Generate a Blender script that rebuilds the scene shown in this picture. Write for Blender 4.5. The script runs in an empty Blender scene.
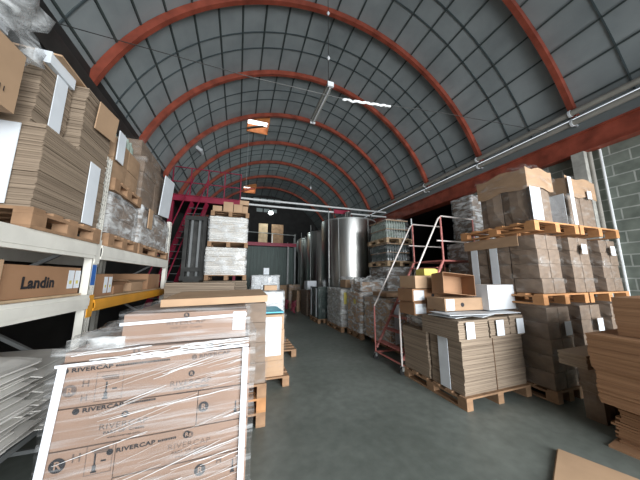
import bpy, bmesh, math, random
from mathutils import Vector, Matrix, Euler, noise
random.seed(7)
PI = math.pi
SC = bpy.context.scene
C = SC.collection

# ------------------------------------------------------------------ camera
cam_d = bpy.data.cameras.new('camera')
cam_d.sensor_width = 36.0
cam_d.lens = 36.0 * 234.0 / 640.0
cam_d.clip_start = 0.05
cam = bpy.data.objects.new('camera', cam_d)
C.objects.link(cam)
cam.location = (0, 0, 1.6)
cam.rotation_euler = Euler((math.radians(90 + 8.985), 0, math.radians(-19.09)), 'XYZ')
SC.camera = cam

# ------------------------------------------------------------------ world, light, exposure
w = bpy.data.worlds.new('world'); SC.world = w
w.use_nodes = True
w.node_tree.nodes['Background'].inputs[0].default_value = (0.74, 0.80, 0.86, 1)
w.node_tree.nodes['Background'].inputs[1].default_value = 1.25
SC.view_settings.view_transform = 'Standard'
SC.view_settings.look = 'None'
SC.view_settings.gamma = 1
SC.view_settings.exposure = 0.0

def area(name, loc, rot, sx, sy, power, col, spread=180):
    l = bpy.data.lights.new(name, 'AREA')
    l.shape = 'RECTANGLE'; l.size = sx; l.size_y = sy; l.energy = power; l.color = col; l.spread = math.radians(spread)
    o = bpy.data.objects.new(name, l); C.objects.link(o)
    o.location = loc; o.rotation_euler = rot
    return o
# daylight through the wide open loading gate behind the camera
area('gate_daylight', (3.6, -4.2, 2.35), (math.radians(90 - 5), 0, math.radians(9)), 6.6, 4.3, 540, (0.95, 0.98, 1.0), 100)
# daylight falling through the roof hatch and the far roof light
area('hatch_daylight', (0.52, 9.75, 8.50), (0, 0, 0), 0.60, 0.60, 750, (0.9, 0.96, 1.0))

# ------------------------------------------------------------------ materials
def nmat(name):
    m = bpy.data.materials.new(name); m.use_nodes = True
    nt = m.node_tree
    return m, nt, nt.nodes, nt.links, nt.nodes['Principled BSDF']

def mat(name, col, rough=0.7, metal=0.0, var=0.25, scale=4.0, stretch=(1, 1, 1), bump=0.0, spec=0.4, col2=None, detail=4.0):
    m, nt, N, L, b = nmat(name)
    b.inputs['Roughness'].default_value = rough
    b.inputs['Metallic'].default_value = metal
    b.inputs['Specular IOR Level'].default_value = spec
    tc = N.new('ShaderNodeTexCoord'); mp = N.new('ShaderNodeMapping')
    mp.inputs['Scale'].default_value = stretch
    L.new(tc.outputs['Object'], mp.inputs[0])
    nz = N.new('ShaderNodeTexNoise'); nz.inputs['Scale'].default_value = scale; nz.inputs['Detail'].default_value = detail
    L.new(mp.outputs[0], nz.inputs['Vector'])
    cr = N.new('ShaderNodeValToRGB')
    c2 = col2 or tuple(c * (1 + var) for c in col)
    c1 = tuple(c * (1 - var) for c in col) if not col2 else col
    cr.color_ramp.elements[0].position = 0.3; cr.color_ramp.elements[1].position = 0.7
    cr.color_ramp.elements[0].color = (*c1, 1); cr.color_ramp.elements[1].color = (*c2, 1)
    L.new(nz.outputs[0], cr.inputs[0]); L.new(cr.outputs[0], b.inputs['Base Color'])
    if bump:
        bp = N.new('ShaderNodeBump'); bp.inputs['Strength'].default_value = bump; bp.inputs['Distance'].default_value = 0.02
        L.new(nz.outputs[0], bp.inputs['Height']); L.new(bp.outputs[0], b.inputs['Normal'])
    return m

def emit(name, col, s):
    m, nt, N, L, b = nmat(name)
    b.inputs['Base Color'].default_value = (*col, 1)
    b.inputs['Emission Color'].default_value = (*col, 1); b.inputs['Emission Strength'].default_value = s
    return m

def corrugated(name, col, dark, scale=60, rough=0.8):
    """cardboard edges: fine horizontal layers"""
    m, nt, N, L, b = nmat(name)
    b.inputs['Roughness'].default_value = rough
    b.inputs['Specular IOR Level'].default_value = 0.2
    tc = N.new('ShaderNodeTexCoord'); mp = N.new('ShaderNodeMapping')
    mp.inputs['Scale'].default_value = (0.9, 0.9, scale)
    L.new(tc.outputs['Object'], mp.inputs[0])
    nz = N.new('ShaderNodeTexNoise'); nz.inputs['Scale'].default_value = 1.0; nz.inputs['Detail'].default_value = 3
    L.new(mp.outputs[0], nz.inputs['Vector'])
    cr = N.new('ShaderNodeValToRGB')
    cr.color_ramp.elements[0].position = 0.35; cr.color_ramp.elements[1].position = 0.62
    cr.color_ramp.elements[0].color = (*dark, 1); cr.color_ramp.elements[1].color = (*col, 1)
    L.new(nz.outputs[0], cr.inputs[0]); L.new(cr.outputs[0], b.inputs['Base Color'])
    return m

def film(name, lo=0.04, hi=0.7, stretch=(1.2, 1.2, 14), tilt=0.25, p0=0.45, p1=0.75, col=(0.85, 0.87, 0.88), scale=1.6, rough=0.25):
    """clear stretch film, whiter where it is gathered into ropes and folds"""
    m, nt, N, L, b = nmat(name)
    b.inputs['Base Color'].default_value = (*col, 1); b.inputs['Roughness'].default_value = rough
    b.inputs['Specular IOR Level'].default_value = 0.6
    tc = N.new('ShaderNodeTexCoord'); mp = N.new('ShaderNodeMapping')
    mp.inputs['Scale'].default_value = stretch; mp.inputs['Rotation'].default_value = (tilt * .6, tilt, 0)
    L.new(tc.outputs['Object'], mp.inputs[0])
    nz = N.new('ShaderNodeTexNoise'); nz.inputs['Scale'].default_value = scale; nz.inputs['Detail'].default_value = 5
    nz.inputs['Roughness'].default_value = 0.6; nz.inputs['Distortion'].default_value = 0.5
    L.new(mp.outputs[0], nz.inputs['Vector'])
    mr = N.new('ShaderNodeMapRange'); mr.inputs['From Min'].default_value = p0; mr.inputs['From Max'].default_value = p1
    mr.inputs['To Min'].default_value = lo; mr.inputs['To Max'].default_value = hi
    L.new(nz.outputs[0], mr.inputs[0])
    bp = N.new('ShaderNodeBump'); bp.inputs['Strength'].default_value = 0.6; bp.inputs['Distance'].default_value = 0.02
    L.new(nz.outputs[0], bp.inputs['Height']); L.new(bp.outputs[0], b.inputs['Normal'])
    tr = N.new('ShaderNodeBsdfTransparent'); mx = N.new('ShaderNodeMixShader')
    L.new(mr.outputs[0], mx.inputs[0]); L.new(tr.outputs[0], mx.inputs[1]); L.new(b.outputs[0], mx.inputs[2])
    L.new(mx.outputs[0], N['Material Output'].inputs[0])
    return m

M = {}
M['carton'] = mat('brown_carton', (0.36, 0.235, 0.145), 0.75, var=0.14, scale=3, stretch=(1, 1, 3), spec=0.25)
M['carton_tan'] = mat('tan_carton', (0.46, 0.305, 0.19), 0.72, var=0.10, scale=3, spec=0.25)
M['carton_pink'] = mat('rivercap_carton', (0.29, 0.19, 0.138), 0.7, var=0.07, scale=4, spec=0.3)
M['carton_orange'] = mat('orange_carton', (0.32, 0.18, 0.10), 0.75, var=0.12, scale=3, spec=0.25)
M['carton_grey'] = mat('greyish_carton', (0.205, 0.150, 0.110), 0.7, var=0.2, scale=5, stretch=(1, 1, 2), spec=0.35)
M['carton_dark'] = mat('dark_inside_of_carton', (0.16, 0.09, 0.05), 0.8, var=0.15, scale=3)
M['layers'] = corrugated('cardboard_layer_edges', (0.31, 0.24, 0.175), (0.20, 0.152, 0.11))
M['layers_orange'] = corrugated('orange_cardboard_layer_edges', (0.33, 0.185, 0.10), (0.24, 0.13, 0.07), 45)
M['layers_light'] = corrugated('pale_cardboard_layer_edges', (0.35, 0.275, 0.205), (0.22, 0.168, 0.124))
M['layers_grey'] = corrugated('grey_white_cardboard_edges', (0.50, 0.49, 0.46), (0.20, 0.18, 0.15), 40)
M['layers_white'] = corrugated('white_sheet_edges', (0.82, 0.80, 0.76), (0.50, 0.45, 0.38), 26)
M['white_board'] = mat('white_board', (0.56, 0.58, 0.60), 0.6, var=0.06, scale=3)
M['paper'] = mat('white_paper', (0.72, 0.76, 0.80), 0.6, var=0.05, scale=6)
M['strap'] = mat('white_plastic_strap', (0.78, 0.80, 0.84), 0.35, var=0.04, scale=8)
M['wood'] = mat('pallet_wood', (0.31, 0.185, 0.105), 0.8, var=0.25, scale=6, stretch=(1, 1, 1), bump=0.15)
M['wood_orange'] = mat('new_pallet_wood', (0.46, 0.225, 0.095), 0.8, var=0.22, scale=6, bump=0.15)
M['wood_pale'] = mat('pale_wood', (0.55, 0.40, 0.25), 0.8, var=0.2, scale=6)
M['black'] = mat('black_print', (0.018, 0.017, 0.02), 0.6, var=0.05, scale=3)
M['print_grey'] = mat('faded_print', (0.12, 0.085, 0.07), 0.7, var=0.05, scale=3)
M['rack_white'] = mat('rack_cream_paint', (0.74, 0.72, 0.65), 0.45, var=0.10, scale=4, stretch=(1, 1, 1))
M['rack_yellow'] = mat('rack_yellow_paint', (0.72, 0.33, 0.03), 0.4, var=0.10, scale=4)
M['blue'] = mat('blue_label', (0.02, 0.12, 0.42), 0.5, var=0.1, scale=20)
M['cyan'] = mat('cyan_cover', (0.10, 0.50, 0.66), 0.5, var=0.08, scale=6)
M['yellow_paper'] = mat('yellow_paper', (0.60, 0.52, 0.12), 0.5, var=0.05, scale=6)
M['red_paint'] = mat('rib_red_oxide_paint', (0.30, 0.068, 0.040), 0.45, var=0.35, scale=3.5, stretch=(1, 1, 1), bump=0.05)
M['crimson'] = mat('crimson_steel', (0.32, 0.02, 0.055), 0.45, var=0.15, scale=4)
M['dark_steel'] = mat('dark_steel', (0.055, 0.055, 0.052), 0.45, metal=0.5, var=0.3, scale=4)
M['grey_steel'] = mat('grey_painted_steel', (0.22, 0.23, 0.23), 0.45, metal=0.3, var=0.15, scale=4)
M['pipe'] = mat('pipe_insulation', (0.30, 0.285, 0.25), 0.75, var=0.12, scale=5)
M['pipe_white'] = mat('white_pipe', (0.75, 0.77, 0.77), 0.4, var=0.05, scale=5)
M['ladder_white'] = mat('ladder_white_paint', (0.72, 0.66, 0.62), 0.4, var=0.06, scale=5)
M['ladder_red'] = mat('ladder_worn_red_paint', (0.45, 0.15, 0.13), 0.5, var=0.35, scale=12)
M['rubber'] = mat('black_rubber', (0.02, 0.02, 0.02), 0.6, var=0.1, scale=5)
M['plastic_white'] = mat('white_plastic', (0.7, 0.72, 0.74), 0.4, var=0.08, scale=6, bump=0.3)
M['concrete'] = mat('concrete_post', (0.42, 0.41, 0.37), 0.85, var=0.2, scale=7, bump=0.2)
M['dark'] = mat('dark_cladding', (0.028, 0.027, 0.026), 0.7, var=0.3, scale=2)
M['green_clad'] = mat('green_corrugated_sheet', (0.06, 0.095, 0.085), 0.5, var=0.3, scale=3, stretch=(3, 3, 0.3))
M['batten'] = mat('dark_green_batten', (0.055, 0.07, 0.068), 0.5, var=0.2, scale=3)
M['seam'] = mat('panel_joint', (0.075, 0.095, 0.10), 0.6, var=0.2, scale=3)
M['glass_green'] = mat('green_glass', (0.30, 0.36, 0.31), 0.15, var=0.2, scale=12, spec=0.7)
M['glass_dark'] = mat('dark_glass', (0.05, 0.07, 0.065), 0.15, var=0.3, scale=14, spec=0.7)
M['gauge'] = mat('level_gauge_tube', (0.45, 0.47, 0.46), 0.3, metal=0.5, var=0.1, scale=4)
M['sky_pane'] = emit('bright_sky_through_hatch', (0.95, 0.98, 1.0), 2.2)
M['bulb'] = emit('lamp_bulb', (0.92, 1.0, 1.0), 14)
M['tube_off'] = mat('fluorescent_tube_housing', (0.32, 0.32, 0.29), 0.4, var=0.1, scale=3)
M['reveal'] = mat('orange_plywood_reveal', (0.6, 0.22, 0.07), 0.6, var=0.15, scale=6)
M['fabric'] = mat('maroon_plastic', (0.20, 0.03, 0.05), 0.6, var=0.4, scale=30)
M['film'] = film('stretch_film', 0.04, 0.55, (1.0, 1.0, 5), 0.3, 0.47, 0.78)
M['film_heavy'] = film('thick_stretch_film', 0.10, 0.85, (1.5, 1.5, 4), 0.3, 0.42, 0.68, col=(0.84, 0.86, 0.86), scale=2.6, rough=.18)
M['film_dull'] = film('dull_stretch_film', 0.02, 0.42, (1.6, 1.6, 3.5), 0.4, 0.52, 0.78, col=(0.55, 0.54, 0.52), scale=2.4, rough=.15)
M['film_streak'] = film('stretch_film_with_ropes', 0.03, 0.55, (0.55, 0.6, 14), 0.25, 0.50, 0.80, scale=1.6)
M['rope'] = mat('gathered_film', (0.80, 0.80, 0.80), 0.25, var=0.05, scale=8, spec=0.6)

def brushed_steel():
    m, nt, N, L, b = nmat('brushed_stainless_steel')
    b.inputs['Metallic'].default_value = 1.0; b.inputs['Roughness'].default_value = 0.28
    tc = N.new('ShaderNodeTexCoord'); mp = N.new('ShaderNodeMapping'); mp.inputs['Scale'].default_value = (9, 9, 0.4)
    L.new(tc.outputs['Object'], mp.inputs[0])
    nz = N.new('ShaderNodeTexNoise'); nz.inputs['Scale'].default_value = 2; L.new(mp.outputs[0], nz.inputs['Vector'])
    cr = N.new('ShaderNodeValToRGB'); cr.color_ramp.elements[0].color = (0.42, 0.42, 0.40, 1); cr.color_ramp.elements[1].color = (0.66, 0.66, 0.63, 1)
    L.new(nz.outputs[0], cr.inputs[0]); L.new(cr.outputs[0], b.inputs['Base Color'])
    return m
M['steel'] = brushed_steel()

def floor_mat():
    m, nt, N, L, b = nmat('worn_concrete_floor')
    tc = N.new('ShaderNodeTexCoord')
    n1 = N.new('ShaderNodeTexNoise'); n1.inputs['Scale'].default_value = 0.7; n1.inputs['Detail'].default_value = 8
    n2 = N.new('ShaderNodeTexNoise'); n2.inputs['Scale'].default_value = 9; n2.inputs['Detail'].default_value = 6
    L.new(tc.outputs['Object'], n1.inputs['Vector']); L.new(tc.outputs['Object'], n2.inputs['Vector'])
    cr = N.new('ShaderNodeValToRGB')
    cr.color_ramp.elements[0].position = 0.3; cr.color_ramp.elements[1].position = 0.72
    cr.color_ramp.elements[0].color = (0.105, 0.120, 0.106, 1); cr.color_ramp.elements[1].color = (0.195, 0.215, 0.195, 1)
    mx = N.new('ShaderNodeMixRGB'); mx.blend_type = 'OVERLAY'; mx.inputs[0].default_value = 0.35
    L.new(n1.outputs[0], cr.inputs[0]); L.new(cr.outputs[0], mx.inputs[1]); L.new(n2.outputs[0], mx.inputs[2])
    L.new(mx.outputs[0], b.inputs['Base Color'])
    rr = N.new('ShaderNodeMapRange'); rr.inputs['To Min'].default_value = 0.32; rr.inputs['To Max'].default_value = 0.6
    L.new(n1.outputs[0], rr.inputs[0]); L.new(rr.outputs[0], b.inputs['Roughness'])
    b.inputs['Specular IOR Level'].default_value = 0.35
    bp = N.new('ShaderNodeBump'); bp.inputs['Strength'].default_value = 0.12; L.new(n2.outputs[0], bp.inputs['Height']); L.new(bp.outputs[0], b.inputs['Normal'])
    return m
M['floor'] = floor_mat()

def block_mat():
    m, nt, N, L, b = nmat('green_grey_block_wall')
    b.inputs['Roughness'].default_value = 0.9
    tc = N.new('ShaderNodeTexCoord')
    sp = N.new('ShaderNodeSeparateXYZ'); cb = N.new('ShaderNodeCombineXYZ')
    L.new(tc.outputs['Object'], sp.inputs[0]); L.new(sp.outputs[1], cb.inputs[0]); L.new(sp.outputs[2], cb.inputs[1])
    br = N.new('ShaderNodeTexBrick')
    br.inputs['Color1'].default_value = (0.17, 0.195, 0.165, 1); br.inputs['Color2'].default_value = (0.21, 0.235, 0.20, 1)
    br.inputs['Mortar'].default_value = (0.42, 0.44, 0.40, 1)
    br.inputs['Scale'].default_value = 1.0; br.inputs['Mortar Size'].default_value = 0.012
    br.inputs['Brick Width'].default_value = 0.5; br.inputs['Row Height'].default_value = 0.225
    L.new(cb.outputs[0], br.inputs['Vector'])
    nz = N.new('ShaderNodeTexNoise'); nz.inputs['Scale'].default_value = 5; nz.inputs['Detail'].default_value = 8
    L.new(tc.outputs['Object'], nz.inputs['Vector'])
    mx = N.new('ShaderNodeMixRGB'); mx.blend_type = 'OVERLAY'; mx.inputs[0].default_value = 0.6
    L.new(br.outputs[0], mx.inputs[1]); L.new(nz.outputs[0], mx.inputs[2]); L.new(mx.outputs[0], b.inputs['Base Color'])
    bp = N.new('ShaderNodeBump'); bp.inputs['Strength'].default_value = 0.4; bp.inputs['Distance'].default_value = 0.01
    L.new(br.outputs['Fac'], bp.inputs['Height']); bp.invert = True; L.new(bp.outputs[0], b.inputs['Normal'])
    return m
M['block'] = block_mat()

def vault_mat():
    m, nt, N, L, b = nmat('grey_blue_roof_panels')
    b.inputs['Roughness'].default_value = 0.55; b.inputs['Specular IOR Level'].default_value = 0.4
    tc = N.new('ShaderNodeTexCoord')
    nz = N.new('ShaderNodeTexNoise'); nz.inputs['Scale'].default_value = 1.1; nz.inputs['Detail'].default_value = 7
    L.new(tc.outputs['Object'], nz.inputs['Vector'])
    cr = N.new('ShaderNodeValToRGB'); cr.color_ramp.elements[0].position = 0.3; cr.color_ramp.elements[1].position = 0.7
    cr.color_ramp.elements[0].color = (0.25, 0.28, 0.285, 1); cr.color_ramp.elements[1].color = (0.36, 0.395, 0.40, 1)
    L.new(nz.outputs[0], cr.inputs[0]); L.new(cr.outputs[0], b.inputs['Base Color'])
    return m
M['vault'] = vault_mat()

# ------------------------------------------------------------------ mesh helpers
class MB:
    def __init__(s): s.v = []; s.f = []
    def add(s, vs, fs, mtx=None):
        n = len(s.v)
        s.v += [tuple(mtx @ Vector(q)) if mtx else tuple(q) for q in vs]
        s.f += [tuple(i + n for i in f) for f in fs]
        return s
    def box(s, a, b, mtx=None):
        (x0, y0, z0), (x1, y1, z1) = a, b
        vs = [(x0, y0, z0), (x1, y0, z0), (x1, y1, z0), (x0, y1, z0), (x0, y0, z1), (x1, y0, z1), (x1, y1, z1), (x0, y1, z1)]
        fs = [(0, 3, 2, 1), (4, 5, 6, 7), (0, 1, 5, 4), (1, 2, 6, 5), (2, 3, 7, 6), (3, 0, 4, 7)]
        return s.add(vs, fs, mtx)
    def bar(s, p, q, w, h, up=(0, 0, 1)):
        p = Vector(p); q = Vector(q); d = (q - p); L = d.length; d.normalize()
        u = Vector(up)
        if abs(d.dot(u)) > 0.98: u = Vector((0, 1, 0))
        x = d.cross(u).normalized(); y = x.cross(d).normalized()
        m = Matrix((x, d, y)).transposed().to_4x4(); m.translation = p
        return s.box((-w / 2, 0, -h / 2), (w / 2, L, h / 2), m)
    def tube(s, pts, r, n=8):
        pts = [Vector(p) for p in pts]
        base = len(s.v); prev = None
        for i, p in enumerate(pts):
            d = (pts[min(i + 1, len(pts) - 1)] - pts[max(i - 1, 0)]).normalized()
            if prev is None:
                u = Vector((0, 0, 1)) if abs(d.z) < 0.9 else Vector((1, 0, 0))
                x = d.cross(u).normalized()
            else:
                x = (prev - d * prev.dot(d)).normalized()
            prev = x; y = d.cross(x)
            rr = r[i] if isinstance(r, (list, tuple)) else r
            for k in range(n):
                a = 2 * PI * k / n
                s.v.append(tuple(p + x * math.cos(a) * rr + y * math.sin(a) * rr))
        for i in range(len(pts) - 1):
            for k in range(n):
                a = base + i * n + k; b = base + i * n + (k + 1) % n
                s.f.append((a, b, b + n, a + n))
        s.f.append(tuple(base + k for k in range(n))[::-1])
        e = base + (len(pts) - 1) * n
        s.f.append(tuple(e + k for k in range(n)))
        return s
    def lathe(s, prof, n=32, c=(0, 0, 0)):
        base = len(s.v)
        for r, z in prof:
            for k in range(n):
                a = 2 * PI * k / n
                s.v.append((c[0] + r * math.cos(a), c[1] + r * math.sin(a), c[2] + z))
        for i in range(len(prof) - 1):
            for k in range(n):
                a = base + i * n + k; b = base + i * n + (k + 1) % n
                s.f.append((a, b, b + n, a + n))
        s.f.append(tuple(base + k for k in range(n))[::-1])
        e = base + (len(prof) - 1) * n
        s.f.append(tuple(e + k for k in range(n)))
        return s
    def mesh(s, name, m, smooth=False):
        me = bpy.data.meshes.new(name); me.from_pydata(s.v, [], s.f); me.update()
        if m: me.materials.append(m)
        if smooth:
            me.shade_smooth()
            me.set_sharp_from_angle(angle=math.radians(40))
        return me

def put(name, me, parent=None, loc=(0, 0, 0), rot=(0, 0, 0)):
    o = bpy.data.objects.new(name, me); C.objects.link(o)
    o.location = loc; o.rotation_euler = rot
    if parent: o.parent = parent
    return o
def ob(name, mb, m, parent=None, loc=(0, 0, 0), rot=(0, 0, 0), smooth=False):
    return put(name, mb.mesh(name, m, smooth), parent, loc, rot)
def tag(o, label, cat, group=None):
    o['label'] = label; o['category'] = cat
    if group: o['group'] = group
    return o
def empty(name, loc=(0, 0, 0), rz=0):
    o = bpy.data.objects.new(name, None); C.objects.link(o); o.location = loc; o.rotation_euler = (0, 0, rz)
    o.empty_display_size = 0.1
    return o
def struct(o):
    o['kind'] = 'structure'; return o

def bevel_mesh(mb, name, m, w=0.006, seg=2):
    me = mb.mesh(name, m)
    bm = bmesh.new(); bm.from_mesh(me)
    bmesh.ops.bevel(bm, geom=bm.edges[:], offset=w, segments=seg, affect='EDGES', profile=0.5)
    bm.to_mesh(me); bm.free()
    return me

TXT = {}
def text(s, size, m, parent, loc, rot=(PI / 2, 0, 0), name='printed_text', sx=1.0, bold=0.0, align='CENTER', label=None):
    key = (s, size, m.name, bold, sx, align)
    if key not in TXT:
        cu = bpy.data.curves.new('t', 'FONT'); cu.body = s; cu.size = size; cu.align_x = align; cu.align_y = 'CENTER'
        cu.offset = bold; cu.space_character = 1.05; cu.resolution_u = 3
        cu.extrude = 0.0006
        o = bpy.data.objects.new('t', cu); C.objects.link(o)
        dg = bpy.context.evaluated_depsgraph_get()
        me = bpy.data.meshes.new_from_object(o.evaluated_get(dg))
        bpy.data.objects.remove(o); bpy.data.curves.remove(cu)
        me.materials.clear(); me.materials.append(m)
        for v in me.vertices: v.co.x *= sx
        TXT[key] = me
    o = put(name, TXT[key], parent, loc, rot)
    if label: o['label'] = label
    return o

# ------------------------------------------------------------------ shell
VX, VZ, VR = 2.18, 3.42, 5.18
XR, XL = 7.0, -2.65
Y0, Y1 = -4.6, 20.0
A_R = math.asin((5.18 - VZ) / VR)                # springing, right
A_L = PI - math.asin((5.08 - VZ) / VR)
NSEG = 42
RIBS = [2.62 + 2.17 * k for k in range(-3, 8)]

def vp(a, r, y): return (VX + r * math.cos(a), y, VZ + r * math.sin(a))
def aang(k): return A_R + (A_L - A_R) * k / NSEG

struct(ob('floor', MB().box((XL - 0.3, Y0, -0.2), (XR + 6, Y1, 0)), M['floor']))

# vault with a square hole at the roof hatch
hatches = [(9.35, 10.15), (17.2, 18.3)]
ys = sorted(set([Y0, Y1] + [h for p in hatches for h in p] + [Y0 + i for i in range(1, 25)]))
kh0, kh1 = None, None
def aidx(x):    # segment nearest to a given x on the crown
    return min(range(NSEG + 1), key=lambda k: abs(VX + VR * math.cos(aang(k)) - x))
ks1, ks0 = aidx(0.1), aidx(0.95)
mb = MB()
for j in range(len(ys) - 1):
    for k in range(NSEG):
        if any(ys[j] > h[0] - 1e-6 and ys[j + 1] < h[1] + 1e-6 for h in hatches) and ks0 <= k < ks1: continue
        a, b = aang(k), aang(k + 1)
        mb.add([vp(a, VR, ys[j]), vp(b, VR, ys[j]), vp(b, VR, ys[j + 1]), vp(a, VR, ys[j + 1]),
                vp(a, VR + .12, ys[j]), vp(b, VR + .12, ys[j]), vp(b, VR + .12, ys[j + 1]), vp(a, VR + .12, ys[j + 1])],
               [(0, 3, 2, 1), (4, 5, 6, 7), (0, 1, 5, 4), (1, 2, 6, 5), (2, 3, 7, 6), (3, 0, 4, 7)])
ceil = struct(ob('ceiling', mb, M['vault']))
ceil['label'] = 'barrel vault of grey blue panels'
def arc_bar(y, r0, r1, w, m, name, n=64, a0=A_R, a1=A_L):
    mb = MB()
    for k in range(n):
        a = a0 + (a1 - a0) * k / n; b = a0 + (a1 - a0) * (k + 1) / n
        mb.add([vp(a, r0, y - w), vp(b, r0, y - w), vp(b, r0, y + w), vp(a, r0, y + w),
                vp(a, r1, y - w), vp(b, r1, y - w), vp(b, r1, y + w), vp(a, r1, y + w)],
               [(0, 3, 2, 1), (4, 5, 6, 7), (0, 1, 5, 4), (2, 3, 7, 6)])
    return ob(name, mb, m, ceil)
for y in RIBS:
    o = arc_bar(y, VR - 0.17, VR - 0.02, 0.05, M['red_paint'], 'roof_rib', a1=A_L + .02)
    o['label'] = 'red oxide painted curved roof rib'
for y in RIBS[:-1]:
    for fr in (0.40, 0.62):
        arc_bar(y + 2.17 * fr, VR - 0.02, VR - 0.002, 0.014, M['seam'], 'panel_joint', 48)
for k in range(1, NSEG, 2):
    a = aang(k)
    c = Vector(vp(a, VR - 0.022, 0)); t = Vector((-math.sin(a), 0, math.cos(a))); n = Vector((math.cos(a), 0, math.sin(a)))
    mb = MB(); hw = 0.017
    segs = [(Y0, Y1)]
    if ks0 < k < ks1: segs = [(Y0, 9.33), (10.17, 17.18), (18.32, Y1)]
    for (ya, yb) in segs:
        q = []
        for yy in (ya, yb):
            for (u, v) in ((-hw, -.012), (hw, -.012), (hw, .02), (-hw, .02)):
                p = c + t * u + n * v; q.append((p.x, yy, p.z))
        mb.add(q, [(0, 1, 2, 3), (7, 6, 5, 4), (0, 4, 5, 1), (1, 5, 6, 2), (2, 6, 7, 3), (3, 7, 4, 0)])
    ob('batten', mb, M['batten'], ceil)

# roof hatches: framed shafts with their hatch_pane above
xa, za = VX + VR * math.cos(aang(ks1)), VZ + VR * math.sin(aang(ks1))
xb, zb = VX + VR * math.cos(aang(ks0)), VZ + VR * math.sin(aang(ks0))
for i, (ya, yb) in enumerate(hatches):
    t = struct(empty('window_%d' % (i + 1), (0, 0, 0)))
    zt = max(za, zb) + 0.012
    for (a_, b_) in (((xa - .03, ya - .03, za - .03), (xb + .03, ya, zt)), ((xa - .03, yb, za - .07), (xb + .03, yb + .03, zt)),
                     ((xa - .03, ya, za - .03), (xa, yb, zt)), ((xb, ya, za - .03), (xb + .03, yb, zt))):
        ob('hatch_frame', MB().box(a_, b_), M['reveal'], t)
    ob('hatch_pane', MB().box((xa - .03, ya - .03, zt), (xb + .03, yb + .03, zt + .02)), M['sky_pane'], t)

# left wall: dark cladding with a dark eaves beam
struct(ob('wall_left', MB().box((XL - 0.2, Y0, 0), (XL, Y1, 5.25)), M['dark']))
struct(ob('trim_1', MB().box((XL, Y0, 4.60), (XL + 0.08, Y1, 4.98)), M['dark_steel']))
# right wall: block panel, opening, more cladding
mb = MB()
mb.box((XR, Y0, 0), (XR + 0.2, 5.55, 4.28)); mb.box((XR, 8.95, 0), (XR + 0.2, Y1, 4.28))
struct(ob('wall_right', mb, M['block']))
struct(ob('trim_2', MB().box((XR - 0.14, Y0, 4.26), (XR + 0.2, Y1, 4.66)).box((XR - .2, Y0, 4.66), (XR + .2, Y1, 4.69)).box((XR - .2, Y0, 4.24), (XR + .2, Y1, 4.26)), M['red_paint']))
struct(ob('trim_3', MB().box((XR, Y0, 4.69), (XR + 0.2, Y1, 5.12)), M['vault']))
for i, y in enumerate((2.63, 8.85)):
    struct(ob('trim_%d' % (4 + i), MB().box((XR - 0.22, y - .10, 0), (XR, y + .10, 4.24)), M['concrete']))
# side bay beyond the opening
mb = MB().box((XR + 5.8, Y0, 0), (XR + 6, Y1, 4.4)); mb.box((XR + .2, 5.0, 4.3), (XR + 6, 9.5, 4.4))
mb.box((XR + .2, 4.8, 0), (XR + 5.8, 5.0, 4.4)); mb.box((XR + .2, 9.5, 0), (XR + 5.8, 9.7, 4.4))
struct(ob('wall_side_bay', mb, M['dark']))
# far end
mb = MB(); pts = [(XL - .2, 0), (XR + .2, 0)] + [(VX + (VR + .1) * math.cos(aang(k)), VZ + (VR + .1) * math.sin(aang(k))) for k in range(NSEG + 1)]
mb.add([(x, Y1, z) for x, z in pts] + [(x, Y1 + .2, z) for x, z in pts],
       [tuple(range(len(pts))), tuple(range(2 * len(pts) - 1, len(pts) - 1, -1))])
struct(ob('wall_back', mb, M['dark']))
# added faintly glowing panels on the far gable, for pale lit roof panels
t = struct(empty('window_3', (0, 0, 0)))
mb = MB(); fr = MB()
for r, (z, xs) in enumerate([(8.3, (0.9, 1.5, 2.1, 2.7)), (7.4, (1.2, 1.8, 2.4))]):
    for x in xs:
        mb.box((x, 19.94, z - .3), (x + .5, 19.96, z)); fr.box((x - .04, 19.96, z - .34), (x + .54, 19.99, z + .04))
M['dim_pane'] = emit('dim_dirty_window', (0.35, 0.42, 0.42), 0.12)  # weak emission stands in for light caught by pale roof panels
ob('pane', mb, M['dim_pane'], t); ob('window_frame', fr, M['dark_steel'], t)

# ------------------------------------------------------------------ pipes along the right springing
def bracket(y):
    mb = MB()
    for z, x in ((5.16, 6.80), (4.95, 6.82)):
        mb.lathe([(0.075, -0.02), (0.085, -0.02), (0.085, 0.02), (0.075, 0.02)], 14)
    return mb
for (z, x, word) in ((5.17, 6.78, 'upper'), (4.95, 6.80, 'lower')):
    t = empty('insulated_pipe', (0, 0, 0))
    ob('pipe_run', MB().tube([(x, Y0 + .2, z), (x, 13, z)], 0.062, 12), M['pipe'], t, smooth=True)
    for y in RIBS[2:6]:
        mb = MB().tube([(x, y - .02, z), (x, y + .02, z)], 0.078, 14)
        mb.bar((x, y, z), (XR, y, z - .02), .03, .03)
        ob('pipe_clip', mb, M['plastic_white'], t)
    tag(t, 'thick grey insulated pipe along the right springing of the vault, the %s of the pair' % word, 'pipe', 'pipes along the right of the vault')
tag(ob('conduit', MB().tube([(6.96, 2.36, 4.22), (6.96, 2.36, 2.0), (6.96, 2.36, 0.02)], 0.022, 8), M['pipe_white'], smooth=True),
    'thin white vertical conduit on the green grey block wall', 'pipe')
tag(ob('drainpipe', MB().tube([(6.93, 2.50, 4.22), (6.93, 2.50, 0.02)], 0.035, 10), M['pipe'], smooth=True),
    'grey pipe running down the front edge of the concrete post', 'pipe')

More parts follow.
